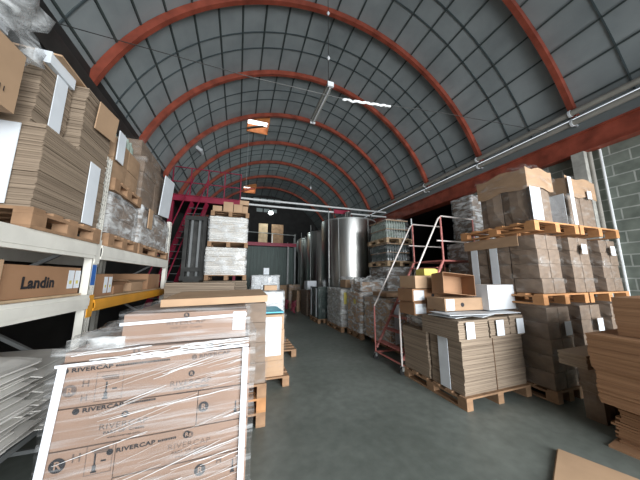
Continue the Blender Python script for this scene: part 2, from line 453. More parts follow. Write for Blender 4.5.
# pipes that cross the hall
for z, dy, word in ((4.73, 0.0, 'upper'), (4.50, 0.0, 'lower')):
    t = empty('cross_pipe', (0, 9.55 + dy, z))
    ob('pipe_run', MB().tube([(-0.05, 0, 0), (6.75, 0, 0.02)], 0.04, 10), M['pipe_white'], t, smooth=True)
    tag(t, 'long white pipe crossing the hall at mezzanine height, the %s of two' % word, 'pipe', 'white pipes crossing the hall')
tag(ob('pipe_bracket', MB().box((3.95, 9.46, 4.44), (4.75, 9.49, 4.66)).box((3.95, 9.46, 4.62), (4.75, 9.60, 4.66)), M['crimson']),
    'crimson bracket plate clamping the white pipes above the first steel tank', 'bracket')

# ------------------------------------------------------------------ pallet
PAL = {}
def pallet(x0, y0, z0, w, d, label, m='wood', group=None, rz=0, rows='y'):
    """w along x, d along y; origin at the centre of its underside"""
    key = (round(w, 2), round(d, 2), m)
    if key not in PAL:
        top = MB()
        # three stringers along y, boards along x on top
        for x in (-w / 2 + .0, -.05, w / 2 - .1): top.box((x, -d / 2, .1), (x + .1, d / 2, .122))
        n = max(5, int(d / .19)); bw = .105; r = random.Random(3)
        for i in range(n):
            y = -d / 2 + (d - bw) * i / (n - 1)
            top.box((-w / 2, y, .1225), (w / 2, y + bw, .144))
        blk = MB().box((-.05, -.065, 0.0225), (.05, .065, .0995))
        run = MB().box((-.05, -d / 2, 0), (.05, d / 2, .022))
        PAL[key] = (top.mesh('deck', M[m]), blk.mesh('block', M[m]), run.mesh('runner', M[m]))
    T, B, R = PAL[key]
    p = put('pallet', T, None, (x0, y0, z0), (0, 0, rz))
    for x in (-w / 2 + .05, 0, w / 2 - .05):
        put('runner', R, p, (x, 0, 0))
        for y in (-d / 2 + .065, 0, d / 2 - .065): put('block', B, p, (x, y, 0))
    return tag(p, label, 'pallet', group)
def pal(x0, x1, y0, y1, z0, label, m='wood', group=None):
    return pallet((x0 + x1) / 2, (y0 + y1) / 2, z0, x1 - x0, y1 - y0, label, m, group)

# ------------------------------------------------------------------ layered stacks of flat cardboard
def stack_mb(w, d, h, t=0.03, jit=0.006, bundle=8, bj=0.012, seed=1, sag=0.0, lean=0.0):
    r = random.Random(seed); mb = MB(); n = max(1, int(round(h / t))); bx = by = 0
    for i in range(n):
        if i % bundle == 0: bx, by = r.uniform(-bj, bj), r.uniform(-bj, bj)
        x, y = bx + r.uniform(-jit, jit) + lean * i / n, by + r.uniform(-jit, jit)
        z0 = i * h / n; z1 = (i + 1) * h / n - h / n * 0.10
        mb.box((-w / 2 + x, -d / 2 + y, z0), (w / 2 + x, d / 2 + y, z1))
    return mb
def flat_stack(x0, x1, y0, y1, z0, z1, label, m='layers', t=0.03, seed=1, jit=0.006, group=None, name='cardboard_stack', cat='cardboard stack', rz=0, bundle=8, bj=0.012, lean=0):
    o = ob(name, stack_mb(x1 - x0, y1 - y0, z1 - z0, t, jit, bundle, bj, seed, lean=lean), M[m], None, ((x0 + x1) / 2, (y0 + y1) / 2, z0), (0, 0, rz))
    return tag(o, label, cat, group)
def child_box(name, parent, a, b, m, world=True, label=None, rot=None):
    """box given in world coordinates, parented to a thing that is only translated"""
    L = parent.location
    o = ob(name, MB().box(tuple(a[i] - L[i] for i in range(3)), tuple(b[i] - L[i] for i in range(3))), m, parent)
    if label: o['label'] = label
    return o

# ------------------------------------------------------------------ cartons and wrapped loads
def carton_mb(w, d, h, bulge=0.0, r=None):
    mb = MB(); n = 3
    r = r or random
    bm_v = []
    def P(i, j, k):
        x = (i / n - .5) * w; y = (j / n - .5) * d; z = k / n * h
        fx = math.sin(PI * j / n) * math.sin(PI * k / n) * bulge; fy = math.sin(PI * i / n) * math.sin(PI * k / n) * bulge
        if i == 0: x -= fx
        if i == n: x += fx
        if j == 0: y -= fy
        if j == n: y += fy
        return (x, y, z)
    for (face) in range(6):
        for u in range(n):
            for v in range(n):
                q = {0: [(0, u, v), (0, u, v + 1), (0, u + 1, v + 1), (0, u + 1, v)],
                     1: [(n, u, v), (n, u + 1, v), (n, u + 1, v + 1), (n, u, v + 1)],
                     2: [(u, 0, v), (u + 1, 0, v), (u + 1, 0, v + 1), (u, 0, v + 1)],
                     3: [(u, n, v), (u, n, v + 1), (u + 1, n, v + 1), (u + 1, n, v)],
                     4: [(u, v, 0), (u, v + 1, 0), (u + 1, v + 1, 0), (u + 1, v, 0)],
                     5: [(u, v, n), (u + 1, v, n), (u + 1, v + 1, n), (u, v + 1, n)]}[face]
                mb.add([P(*c) for c in q], [(0, 1, 2, 3)])
    return mb
def merge(me):
    bm = bmesh.new(); bm.from_mesh(me); bmesh.ops.remove_doubles(bm, verts=bm.verts[:], dist=1e-5); bm.to_mesh(me); bm.free(); return me

def film_shell(x0, x1, y0, y1, z0, z1, m, parent, amp=0.018, seed=0, top=True, name='stretch_film', taper=0.0, res=0.09):
    """film pulled round a load: open at the bottom, wrinkled; given in world coordinates"""
    L = parent.location
    w, d, h = x1 - x0, y1 - y0, z1 - z0
    nx, ny, nz = max(3, int(w / res)), max(3, int(d / res)), max(3, int(h / res))
    mb = MB(); c = Vector((x0 + w / 2, y0 + d / 2, 0)); r0 = min(.05, w * .12)
    def P(x, y, z):
        dx, dy = x - c.x, y - c.y
        k = noise.noise(Vector((x * 5 + seed, y * 5, z * 9))) * amp + noise.noise(Vector((x * 17 + seed, y * 17, z * 23))) * amp * .5 + amp * .5
        l = math.hypot(dx, dy) or 1
        s = 1 + k / l * 1.0 - taper * ((z - z0) / h) ** 3
        return (c.x + dx * s - L.x, c.y + dy * s - L.y, z + (k if z > z1 - 1e-4 else 0) - L.z)
    def grid(f, a, b):
        for i in range(a):
            for j in range(b):
                mb.add([f(i, j), f(i + 1, j), f(i + 1, j + 1), f(i, j + 1)], [(0, 1, 2, 3)])
    grid(lambda i, j: P(x0 + w * i / nx, y0, z0 + h * j / nz), nx, nz)
    grid(lambda i, j: P(x1 - w * i / nx, y1, z0 + h * j / nz), nx, nz)
    grid(lambda i, j: P(x0, y1 - d * i / ny, z0 + h * j / nz), ny, nz)
    grid(lambda i, j: P(x1, y0 + d * i / ny, z0 + h * j / nz), ny, nz)
    if top: grid(lambda i, j: P(x0 + w * i / nx, y0 + d * j / ny, z1), nx, ny)
    me = merge(mb.mesh(name, m)); me.shade_smooth()
    return put(name, me, parent)

CM = {}
def load(x0, x1, y0, y1, z0, z1, nx, ny, nz, label, m='carton_grey', wrap='film', group=None, name='wrapped_load', cat='load', seed=0, bulge=0.012, jit=0.008, cap=None, part='carton', gap=0.004, lean=0.0):
    t = empty(name, ((x0 + x1) / 2, (y0 + y1) / 2, z0))
    r = random.Random(seed + 11)
    w, d, h = (x1 - x0) / nx, (y1 - y0) / ny, (z1 - z0) / nz
    key = (round(w, 3), round(d, 3), round(h, 3), m, bulge)
    if key not in CM:
        me = merge(carton_mb(w - gap * 2 - jit, d - gap * 2 - jit, h - gap, bulge).mesh('carton', M[m])); CM[key] = me
    for k in range(nz):
        ox, oy = r.uniform(-jit, jit) + lean * k / max(1, nz - 1), r.uniform(-jit, jit)
        for i in range(nx):
            for j in range(ny):
                if 0 < i < nx - 1 and 0 < j < ny - 1 and k < nz - 1: continue
                put(part, CM[key], t, (x0 + w * (i + .5) - t.location.x + ox + r.uniform(-jit, jit) * .4, y0 + d * (j + .5) - t.location.y + oy, h * k + .002))
    if wrap: film_shell(x0 - .012, x1 + .012, y0 - .012, y1 + .012, z0 + .01, z1 + .012, M[wrap], t, seed=seed)
    return tag(t, label, cat, group)

def open_carton(x, y, z, w, d, h, rz, label, m='carton_tan', flaps=True, tip=0, group=None):
    t = empty('open_carton', (x, y, z), rz); t.rotation_euler = (tip, 0, rz)
    mb = MB(); k = .006
    mb.box((-w / 2, -d / 2, 0), (w / 2, d / 2, k)); mb.box((-w / 2, -d / 2, k), (w / 2, -d / 2 + k, h)); mb.box((-w / 2, d / 2 - k, k), (w / 2, d / 2, h))
    mb.box((-w / 2, -d / 2 + k, k), (-w / 2 + k, d / 2 - k, h)); mb.box((w / 2 - k, -d / 2 + k, k), (w / 2, d / 2 - k, h))
    ob('carton_body', mb, M[m], t)
    if flaps:
        for s in (-1, 1):
            fm = MB().box((-w / 2, 0, -k / 2), (w / 2, d * .45, k / 2))
            ob('flap', fm, M[m], t, (0, s * d / 2, h - .003), (0.25 if s > 0 else 0.25, 0, 0 if s > 0 else PI))
    return tag(t, label, 'carton', group)

def carton(x, y, z, w, d, h, label, m='carton', rz=0, group=None, tape=True, sticker=None, hole=False, name='carton', rot=None):
    me = merge(carton_mb(w, d, h, 0.004).mesh('carton', M[m]))
    o = put(name, me, None, (x, y, z), rot or (0, 0, rz))
    if tape: ob('packing_tape', MB().box((-w / 2 - .001, -.025, h), (w / 2 + .001, .025, h + .001)), M['carton_tan'], o)
    if sticker:
        (sx, sz, sw, sh) = sticker
        ob('paper_label', MB().box((sx, -d / 2 - .006, sz), (sx + sw, -d / 2 - .0045, sz + sh)), M['paper'], o)
    if hole:
        ob('hand_hole', MB().tube([(hole[0], -d / 2 - .0065, hole[1]), (hole[0], -d / 2 - .004, hole[1])], .03, 12), M['black'], o)
    return tag(o, label, 'carton', group)

# ================================================================== LEFT: pallet rack
RX, RB = -1.40, -2.42          # front and back post lines
PY = [0.28, 2.97, 5.50]
rack = empty('pallet_rack', (-1.9, 2.9, 0))
def rk(name, mb, m, **k):
    for i, v in enumerate(mb.v): mb.v[i] = (v[0] + 1.9, v[1] - 2.9, v[2])
    return ob(name, mb, m, rack, **k)
for pi, y in enumerate(PY):
    top = (2.8, 2.86, 2.72)[pi]
    for x in (RX, RB):
        mb = MB()
        # open C section post with slots left between the ladder-like webs
        s = 0.05
        mb.box((x - .035, y - s, .01), (x - .031, y + s, top))
        mb.box((x - .035, y - s, .01), (x + .035, y - s + .004, top)); mb.box((x - .035, y + s - .004, .01), (x + .035, y + s, top))
        mb.box((x + .032, y - s, .01), (x + .035, y - .030, top)); mb.box((x + .032, y + .030, .01), (x + .035, y + s, top))
        mb.box((x + .032, y - .010, .01), (x + .035, y + .010, top))
        z = .05
        while z < top - .04:
            mb.box((x + .0315, y - .031, z), (x + .0345, y + .031, z + .025)); z += .05
        p = rk('upright_post', mb, M['rack_white'])
        rk('foot_plate', MB().box((x - .07, y - .08, 0), (x + .07, y + .08, .01)), M['grey_steel'])
    mb = MB()
    zz = [.15, .75, 1.35, 1.95, 2.55]
    for i in range(4):
        a, b = ((RX - .04, RB + .04) if i % 2 else (RB + .04, RX - .04))
        mb.bar((a, y, zz[i]), (b, y, zz[i + 1]), .03, .03)
    mb.bar((RX - .04, y, .12), (RB + .04, y, .12), .03, .03)
    rk('cross_brace', mb, M['grey_steel'])
def beam(ya, yb, za, zb, m):
    for x in (RX, RB):
        s = 1 if x == RX else -1
        mb = MB().box((x - .025 + s * .028, ya + .052, za), (x + .025 + s * .028, yb - .052, zb))
        # a rolled step along the beam and hooked end plates
        mb.box((x - .010 + s * .040, ya + .052, za + .03), (x + .010 + s * .050, yb - .052, zb - .03))
        mb.box((x + s * .037, ya + .048, za - .05), (x + s * .045, ya - .035, zb + .05)) if x == RX else None
        rk('shelf_beam', mb, m)
beam(PY[0], PY[1], 1.78, 1.925, M['rack_white']); beam(PY[1], PY[2], 1.78, 1.925, M['rack_white'])
beam(PY[0], PY[1], 1.30, 1.43, M['rack_white']); beam(PY[1], PY[2], 1.265, 1.375, M['rack_yellow'])
rk('shelf_board', MB().box((RB, PY[0] + .06, 1.43), (RX - .01, PY[1] - .06, 1.447)), M['wood_pale'])
rk('shelf_board', MB().box((RB, PY[1] + .06, 1.375), (RX - .01, PY[2] - .06, 1.39)), M['wood_pale'])
rk('lower_shelf', MB().box((RB, PY[0] + .06, .40), (RX, PY[1] - .06, .44)), M['grey_steel'])
lb = rk('load_notice', MB().box((RX + .0362, PY[1] - .035, 1.52), (RX + .0375, PY[1] + .035, 1.72)), M['blue'])
lb['label'] = 'blue load notice on the front post'
tag(rack, 'tall cream pallet rack with perforated posts and one yellow beam on the left', 'pallet rack')

# --- top shelf, near bay
Z = 1.925
pal(-2.45, -1.33, 2.08, 2.92, Z, 'wooden pallet under the tall cardboard stacks on the near rack bay top')
ZT = Z + .146
s1 = flat_stack(-2.42, -1.36, 2.10, 2.90, ZT, 2.69, 'lower brown cardboard stack with two white strips on the near rack top', t=.016, seed=3, bj=.005, jit=.004)
child_box('white_strip', s1, (-1.349, 2.62, ZT + .01), (-1.343, 2.78, 2.66), M['paper'])
child_box('white_strip', s1, (-1.80, 2.078, ZT + .01), (-1.48, 2.083, 2.66), M['paper'])
s2 = flat_stack(-2.38, -1.46, 2.12, 2.44, 2.69, 3.20, 'upper brown cardboard stack with a white card strip, nearer one on rack top', t=.016, seed=4, bj=.006, jit=.004)
child_box('white_strip', s2, (-1.448, 2.24, 2.70), (-1.443, 2.36, 3.20), M['paper'])
flat_stack(-2.34, -1.37, 2.47, 2.93, 2.69, 3.30, 'upper brown cardboard stack beside the front post, farther one on rack top', t=.016, seed=5, bj=.006, jit=.004)
o = ob('loose_flap', MB().box((0, 0, 0), (.008, .34, .26)), M['carton_tan'], None, (-1.345, 2.58, 2.98), (0.0, 0.10, 0)); o.rotation_euler = (.12, .12, 0)
tag(o, 'loose tan cardboard flap hanging on the side of the upper stack', 'cardboard')
o = ob('cardboard_sheet', MB().box((-.55, -.40, 0), (.5, .42, .014)), M['carton_tan'], None, (-1.90, 2.52, 3.305), (0.03, 0, .05))
tag(o, 'flat tan cardboard sheet lying on top of the brown rack stacks', 'cardboard')
o = ob('foam_slab', MB().box((0, 0, 0), (.10, .28, .10)), M['paper'], None, (-1.53, 2.13, 3.205)); tag(o, 'small white foam slab on top of the nearer brown stack', 'foam block')
# nearer load at the picture's left border
pal(-2.45, -1.62, 1.10, 1.95, Z, 'wooden pallet at the far left end of the rack top')
flat_stack(-2.42, -1.66, 1.12, 1.93, ZT, 2.62, 'brown cardboard stack at the left border of the rack top', t=.016, seed=8, bj=.006, jit=.004)
t = carton(-1.90, 1.52, 2.63, .98, .80, .42, 'tan printed carton at the left border high on the rack', 'carton_tan')
text('1511', .05, M['black'], t, (.497, .26, .10), (PI / 2, 0, PI / 2))
t = empty('film_bundle', (-1.9, 1.52, 3.06)); film_shell(-2.38, -1.42, 1.14, 1.98, 3.06, 3.40, M['film_heavy'], t, amp=.10, seed=5, res=.05)
ob('folded_boards', stack_mb(.8, .7, .2, .02, .03, 3, .03, 9), M['white_board'], t)
tag(t, 'crumpled clear film over white boards on top of the left border carton', 'plastic film')

# --- top shelf, far bay
pal(-2.4, -1.34, 3.10, 3.88, Z, 'wooden pallet just behind the front post on the rack top')
load(-2.36, -1.40, 3.12, 3.86, ZT, 2.52, 3, 2, 2, 'low film wrapped load behind the front post on the rack top', 'carton_grey', 'film_heavy', seed=21)
pal(-2.4, -1.36, 3.12, 3.88, 2.565, 'wooden pallet standing on the low wrapped load behind the post')
load(-2.36, -1.42, 3.14, 3.86, 2.712, 3.22, 3, 2, 2, 'brown cartons on the upper pallet behind the front post', 'carton', None, seed=22)
o = ob('white_card', MB().box((0, 0, 0), (.012, .16, .36)), M['paper'], None, (-1.395, 3.13, 2.93)); tag(o, 'white card standing against the brown cartons behind the post', 'card')
t = empty('bottle_tray', (-1.75, 3.70, 3.225)); mb = MB()
for i in range(5):
    for j in range(3): mb.lathe([(.045, 0), (.045, .16), (.02, .21), (.02, .25)], 10, (-.2 + i * .1, -.1 + j * .1, .01))
ob('bottles', mb, M['glass_green'], t, smooth=True); ob('tray', MB().box((-.27, -.17, 0), (.27, .17, .01)), M['carton'], t)
tag(t, 'tray of greenish bottles on top of the brown rack cartons', 'bottles')
pal(-2.4, -1.34, 3.94, 5.40, Z, 'long wooden pallet at the far end of the rack top')
load(-2.36, -1.38, 3.96, 5.36, ZT, 2.62, 2, 4, 2, 'long film wrapped load at the far end of the rack top', 'carton_grey', 'film_heavy', seed=23)
load(-2.34, -1.42, 4.00, 5.10, 2.67, 3.42, 2, 2, 3, 'tall dull film wrapped carton stack, highest at the rack far end', 'carton_grey', 'film_dull', seed=24)
o = load(-2.3, -1.50, 4.05, 5.0, 3.445, 3.70, 2, 2, 1, 'flat wrapped carton crowning the tall rack end stack', 'carton_grey', 'film_dull', seed=25)
o = ob('white_card', MB().box((0, 0, 0), (.012, .55, .70)), M['paper'], None, (-1.36, 4.62, 2.66), (.12, .10, 0)); tag(o, 'white sheet draped on the aisle side of the tall rack stack', 'card')
o = ob('white_card', MB().box((0, 0, 0), (.012, .16, .30)), M['carton_tan'], None, (-1.335, 4.12, 2.33)); o.name = 'tan_card'; tag(o, 'small tan card stuck on the low wrapped load', 'card')

# --- middle shelf
t = carton(-1.78, 2.50, 1.449, .70, .78, .235, 'orange brown carton marked andin on the near middle shelf', 'carton_orange')
text('Landin', .115, M['black'], t, (.3575, -.10, .105), (PI / 2, 0, PI / 2), bold=.004)
for yy in (.22, .31):
    ob('paper_label', MB().box((.355, yy, .05), (.3565, yy + .075, .21)), M['paper'], t)
    ob('label_mark', MB().box((.357, yy + .02, .09), (.3575, yy + .05, .12)), M['yellow_paper'], t)
t = carton(-1.74, 1.72, 1.449, .68, .66, .26, 'plain tan carton at the left border of the middle shelf', 'carton_tan')
t = carton(-1.78, 3.30, 1.392, .70, .46, .24, 'brown carton with two white labels behind the post, middle shelf', 'carton_orange')
for yy in (.03, .13):
    ob('paper_label', MB().box((.355, yy, .03), (.3565, yy + .075, .21)), M['paper'], t)
    ob('label_mark', MB().box((.357, yy + .02, .09), (.3575, yy + .05, .12)), M['yellow_paper'], t)
t = open_carton(-1.72, 3.80, 1.392, .5, .36, .10, .1, 'low open carton tray with folded flaps on the yellow beam shelf', 'carton_orange')
t = open_carton(-1.75, 4.46, 1.392, .55, .33, .13, -.1, 'second open carton tray halfway along the yellow beam shelf', 'carton')
carton(-1.78, 5.10, 1.392, .66, .62, .26, 'closed brown carton at the far end of the yellow beam shelf', 'carton_orange')
carton(-2.12, 3.98, 1.392, .34, .9, .24, 'dark brown carton behind the open trays on the middle shelf', 'carton')

# --- lower shelf: sagging piles of flattened white cartons
def sheet_pile(x, y, z, w, d, n, label, seed, th=.006, step=.0135, tilt=.1):
    r = random.Random(seed); mb = MB(); zz = 0
    for i in range(n):
        a = r.uniform(-.10, .10); ti = tilt * r.uniform(.4, 1.4); ww, dd = w * r.uniform(.86, 1.05), d * r.uniform(.86, 1.05)
        m = Matrix.Translation((r.uniform(-.04, .04), r.uniform(-.09, .09), zz + step * .5)) @ Matrix.Rotation(a, 4, 'Z')
        # each sheet droops at its rim
        g = 6; q = []
        for u in range(g + 1):
            for v in (0, 1):
                xx = (u / g - .5) * ww; droop = -max(0, xx / ww * 2 - .1) ** 2 * .05 * ti / .1 * (i / n + .25)
                for vv in (0, 1):
                    q.append(m @ Vector((xx, (v - .5) * dd, droop + vv * th)))
        fs = []
        for u in range(g):
            b = u * 4
            fs += [(b, b + 4, b + 6, b + 2), (b + 1, b + 3, b + 7, b + 5), (b, b + 1, b + 5, b + 4), (b + 2, b + 6, b + 7, b + 3)]
        fs += [(0, 2, 3, 1), (g * 4, g * 4 + 1, g * 4 + 3, g * 4 + 2)]
        mb.add(q, fs); zz += step
    o = ob('flattened_carton_pile', mb, M['sheet_pile'], None, (x, y, z))
    return tag(o, label, 'cardboard stack')
M['sheet_pile'] = mat('grey_white_flat_cartons', (0.62, 0.60, 0.56), 0.7, var=0.2, scale=3, stretch=(1, 1, 9))
sheet_pile(-1.74, 1.96, .50, .84, .72, 42, 'fanned pile of flattened white cartons, nearest on the lower rack shelf', 31)
sheet_pile(-1.72, 2.62, .50, .80, .50, 34, 'lower fanned pile of flattened white cartons beside the rack post', 33)

# ================================================================== FRONT: printed carton load
FX0, FX1, FY0, FY1 = -1.00, 0.12, 1.95, 2.75
pal(FX0, FX1, FY0 + .01, FY1, 0, 'wooden pallet under the printed wine carton load in the foreground', 'wood')
riv = empty('printed_carton_load', (0, 0, .146))
rows = [(.150, .200), (.202, .588), (.592, .978)]
RPX = 'carton_pink'
def mk(st, size, x, z, m='black', yf=FY0, **k): return text(st, size, M[m], riv, (x, yf - .0062, z - .146), **k)
def disc(x, z, r_, R='R', m='black', yf=FY0):
    o = ob('printed_disc', MB().tube([(x, yf - .0052, z - .146), (x, yf - .0062, z - .146)], r_, 22), M[m], riv)
    if R: text('R', r_ * 1.5, M[RPX], riv, (x, yf - .0072, z - .146), bold=.001)
def logo(x, z, m='black', yf=FY0, sc=1.0):
    disc(x, z + .055 * sc, .019 * sc, m=m, yf=yf)
    mk('RIVERCAP', .048 * sc, x, z, m, yf, sx=1.15, bold=-.0010); mk('PART OF  Crealis', .023 * sc, x + .005, z - .035 * sc, m, yf, sx=1.2)
    mk('www.rivercap.com', .014 * sc, x + .005, z - .062 * sc, m, yf, sx=1.5)
def tape(x, z, w1, w0=0.0, ang=.02, yf=FY0, size=.033, m='black'):
    """dot, RIVERCAP and a run of small bold print along a strip of sealing tape"""
    disc(x, z, .017, None, m, yf)
    mk('RIVERCAP', size, x + .03, z, m, yf, rot=(PI / 2, -ang, 0), align='LEFT', bold=.0008, sx=1.35)
    mb = MB(); r = random.Random(int(z * 100)); q = x + .03 + size * 6.7; end = q + w1
    while q < end:
        w_ = r.uniform(.004, .010); zz = z - .146 + (q - x) * math.tan(ang)
        mb.box((q, yf - .0066, zz - .006), (q + w_, yf - .0058, zz + .006)); q += w_ + .003
    ob('tape_small_print', mb, M[m], riv)
def panel(x0, x1, z0, z1, glass=True, yf=FY0):
    fr = MB(); y = yf - .0058; a, b = z0 - .146, z1 - .146
    fr.box((x0, y - .0004, a), (x0 + .002, y + .0004, b)); fr.box((x1 - .002, y - .0004, a), (x1, y + .0004, b)); fr.box((x0, y - .0004, b - .002), (x1, y + .0004, b)); fr.box((x0, y - .0004, a), (x1, y + .0004, a + .002))
    xm = (x0 + x1) / 2
    for k in range(3): fr.box((xm - .045 + .008 * k, y - .0004, b - .030 - .010 * k), (xm + .045, y + .0004, b - .024 - .010 * k))
    ob('printed_frame', fr, M['print_grey'], riv)
def bottle_mark(x, z, h=.10, yf=FY0):
    y0_, y1_ = yf - .0066, yf - .0058; g = MB(); z -= .146
    g.box((x - .014, y0_, z - h / 2), (x + .014, y1_, z - h / 2 + .008)); g.box((x - .009, y0_, z - h / 2 + .008), (x + .009, y1_, z - h * .1)); g.box((x - .004, y0_, z - h * .1), (x + .004, y1_, z + h / 2))
    g.box((x + .030, y0_, z + .002), (x + .055, y1_, z + .010))
    ob('printed_bottle_mark', g, M['black'], riv)
def riv_carton(x0, x1, z0, z1, y0=FY0, y1=FY1):
    mb = carton_mb(x1 - x0 - .005, y1 - y0, z1 - z0 - .004, .004)
    put('carton', merge(mb.mesh('carton', M[RPX])), riv, ((x0 + x1) / 2, (y0 + y1) / 2, z0 - .146))
riv_carton(-1.00, -.66, .150, .596); riv_carton(-.66, .12, .40, .596); riv_carton(-.66, .12, .150, .396)
riv_carton(-1.00, -.22, .60, .80 + .02); riv_carton(-.22, .12, .60, .80 + .02)
riv_carton(-1.00, .12, .824, 1.076)
riv_carton(-.98, -.10, 1.08, 1.14, y0=FY0 + .01); riv_carton(-.10, .11, 1.08, 1.14, y0=FY0 + .01)
riv_carton(-.72, .08, 1.144, 1.35, y0=FY0 + .05)
disc(-.925, .92, .034, m='print_grey'); mk('H', .055, -.85, .95, 'print_grey'); mk('H', .05, -.85, .87, 'print_grey')
panel(-.80, -.66, .84, 1.01); bottle_mark(-.745, .90)
tape(-.88, .80, .16, ang=.02); logo(-.63, .69)
logo(-.27, .885); disc(-.18, .715, .032); bottle_mark(.03, .68, .08); disc(.085, .85, .02, None)
disc(-.93, .525, .038); mk('H', .065, -.845, .545, 'print_grey'); panel(-.80, -.67, .44, .60); bottle_mark(-.755, .50)
tape(-.685, .545, .10, ang=.03); disc(-.27, .560, .022); logo(-.25, .500, 'print_grey'); disc(-.175, .33, .034); mk('H', .05, -.06, .36, 'print_grey'); bottle_mark(.03, .31, .08)
disc(-.61, 1.115, .020, yf=FY0 + .012, m='print_grey'); tape(-.96, 1.035, .30, ang=.02); tape(-.26, 1.045, .0, ang=.05, m='print_grey'); disc(-.17, 1.11, .026, yf=FY0 + .012)
tape(-.09, 1.10, .0, ang=.06, yf=FY0 + .012, size=.02)
mk('RIVERCAP', .045, -.34, 1.275, 'print_grey', FY0 + .052, sx=1.2); mk('PART OF  Crealis', .021, -.335, 1.24, 'print_grey', FY0 + .052, sx=1.25); disc(-.34, 1.325, .018, yf=FY0 + .052)
ob('paper_label', MB().box((-.02, FY0 + .043, 1.20 - .146), (.07, FY0 + .0455, 1.335 - .146)), M['paper'], riv)
y = FY0 - .026
def vstrip(xb, zb, xt, zt, wd):
    mb = MB().add([(xb - wd / 2, y, zb), (xb + wd / 2, y, zb), (xt + wd / 2, y, zt), (xt - wd / 2, y, zt),
                   (xb - wd / 2, y + .002, zb), (xb + wd / 2, y + .002, zb), (xt + wd / 2, y + .002, zt), (xt - wd / 2, y + .002, zt)],
                  [(0, 1, 2, 3), (7, 6, 5, 4), (0, 4, 5, 1), (2, 6, 7, 3), (1, 5, 6, 2), (3, 7, 4, 0)])
    ob('corner_strip', mb, M['strap'], riv)
vstrip(-1.015, .0, -.965, .93, .042)
vstrip(.085, .0, .080, .94, .040)
ob('strap', MB().bar((-1.0, y - .003, .925), (.10, y - .003, .955), .004, .016, up=(0, 0, 1)), M['strap'], riv)
ob('strap', MB().bar((-.73, FY0 + .028, 1.285 - .146), (.08, FY0 + .028, 1.315 - .146), .004, .020, up=(0, 0, 1)), M['strap'], riv)
# film gathered into thin white ropes that climb to the right
r = random.Random(17)
for i in range(64):
    big = r.random() < .18
    x = r.uniform(-.95, .02) if i % 3 else r.uniform(-.35, .05); z = r.uniform(.12, 1.02); L_ = r.uniform(.12, .5); a = r.uniform(.10, .30)
    x1 = min(x + L_, .10); L_ = x1 - x
    if L_ < .05: continue
    n = 6; q = [(x + L_ * k / n, FY0 - .020 - r.uniform(0, .004), z - .146 + L_ * k / n * math.tan(a) + r.uniform(-.002, .002)) for k in range(n + 1)]
    rr = r.uniform(.0022, .0034) if big else r.uniform(.0006, .0016)
    if q[-1][2] > .985: continue
    ob('film_rope', MB().tube(q, [rr * (.3 + .7 * math.sin(PI * (k + .5) / (n + 1))) for k in range(n + 1)], 5), M['rope'], riv)
for i in range(16):
    x = r.uniform(-.95, -.3); z = 1.09 + r.uniform(-.03, .05); L_ = r.uniform(.3, .7); x1 = min(x + L_, .1); a = r.uniform(.0, .10)
    n = 7; q = [(x + (x1 - x) * k / n, FY0 - .012 - r.uniform(0, .01), z - .146 + (x1 - x) * k / n * math.tan(a) + r.uniform(-.006, .006)) for k in range(n + 1)]
    ob('film_rope', MB().tube(q, r.uniform(.0015, .004), 5), M['rope'], riv)
film_shell(FX0 - .03, FX1 + .03, FY0 - .012, FY1 + .02, .15, 1.165, M['film_streak'], riv, amp=.014, seed=2, res=.05)
film_shell(-.74, .10, FY0 + .035, FY1, 1.15, 1.365, M['film_streak'], riv, amp=.010, seed=6, res=.05)
film_shell(-.99, -.70, FY0 + .03, FY1 - .1, 1.14, 1.20, M['film_heavy'], riv, amp=.03, seed=16, res=.05)
tag(riv, 'large strapped load of pinkish brown RIVERCAP cartons in clear film, foreground left', 'load')
o = ob('cardboard_sheet', MB().box((-.40, -.30, 0), (.42, .40, .012)).box((-.40, -.30, -.045), (.42, -.29, 0)), M['carton_tan'], None, (-.16, 2.48, 1.428), (.03, -.02, 0))
tag(o, 'flat tan cardboard lid lying on the printed foreground load', 'cardboard')

# loads in line behind it
for k in range(3): pal(-.80, .36, 2.86, 3.62, .1445 * k, 'wooden pallet, %s of three stacked under the brown load behind the printed one' % ('bottom', 'middle', 'top')[k], 'wood_orange' if k == 1 else 'wood')
load(-.80, .34, 2.87, 3.60, .436, 1.30, 2, 2, 4, 'brown carton load on three pallets right behind the printed foreground load', 'carton_grey', 'film_dull', seed=41)
pal(-.10, .80, 3.72, 4.55, 0, 'wooden pallet under the load with the cyan cover')
t = load(-.06, .72, 3.74, 4.50, .146, 1.03, 2, 2, 4, 'film wrapped pale load with a bright cyan cover beside the aisle', 'carton_tan', 'film_dull', seed=42)
child_box('cyan_cover', t, (-.04, 3.75, 1.052), (.70, 4.48, 1.07), M['cyan'])
child_box('paper_label', t, (.34, 3.705, .45), (.66, 3.708, 1.0), M['paper'])
pal(.10, 1.20, 4.95, 5.85, 0, 'wooden pallet under the pale stack with a tan box on top')
t = load(.14, .92, 4.97, 5.80, .146, 1.30, 2, 2, 5, 'pale wrapped stack on the left of the aisle with a small tan box on it', 'white_board', 'film_heavy', seed=43)
carton(.66, 5.2, 1.325, .26, .3, .10, 'small tan box on top of the pale wrapped aisle stack', 'carton_tan')
pal(-1.20, -.02, 4.75, 5.60, 0, 'wooden pallet under the brown flat stack between rack and aisle')
flat_stack(-1.18, -.04, 4.78, 5.55, .146, 1.50, 'brown flat cardboard stack between the rack and the aisle', 'layers_light', seed=12)

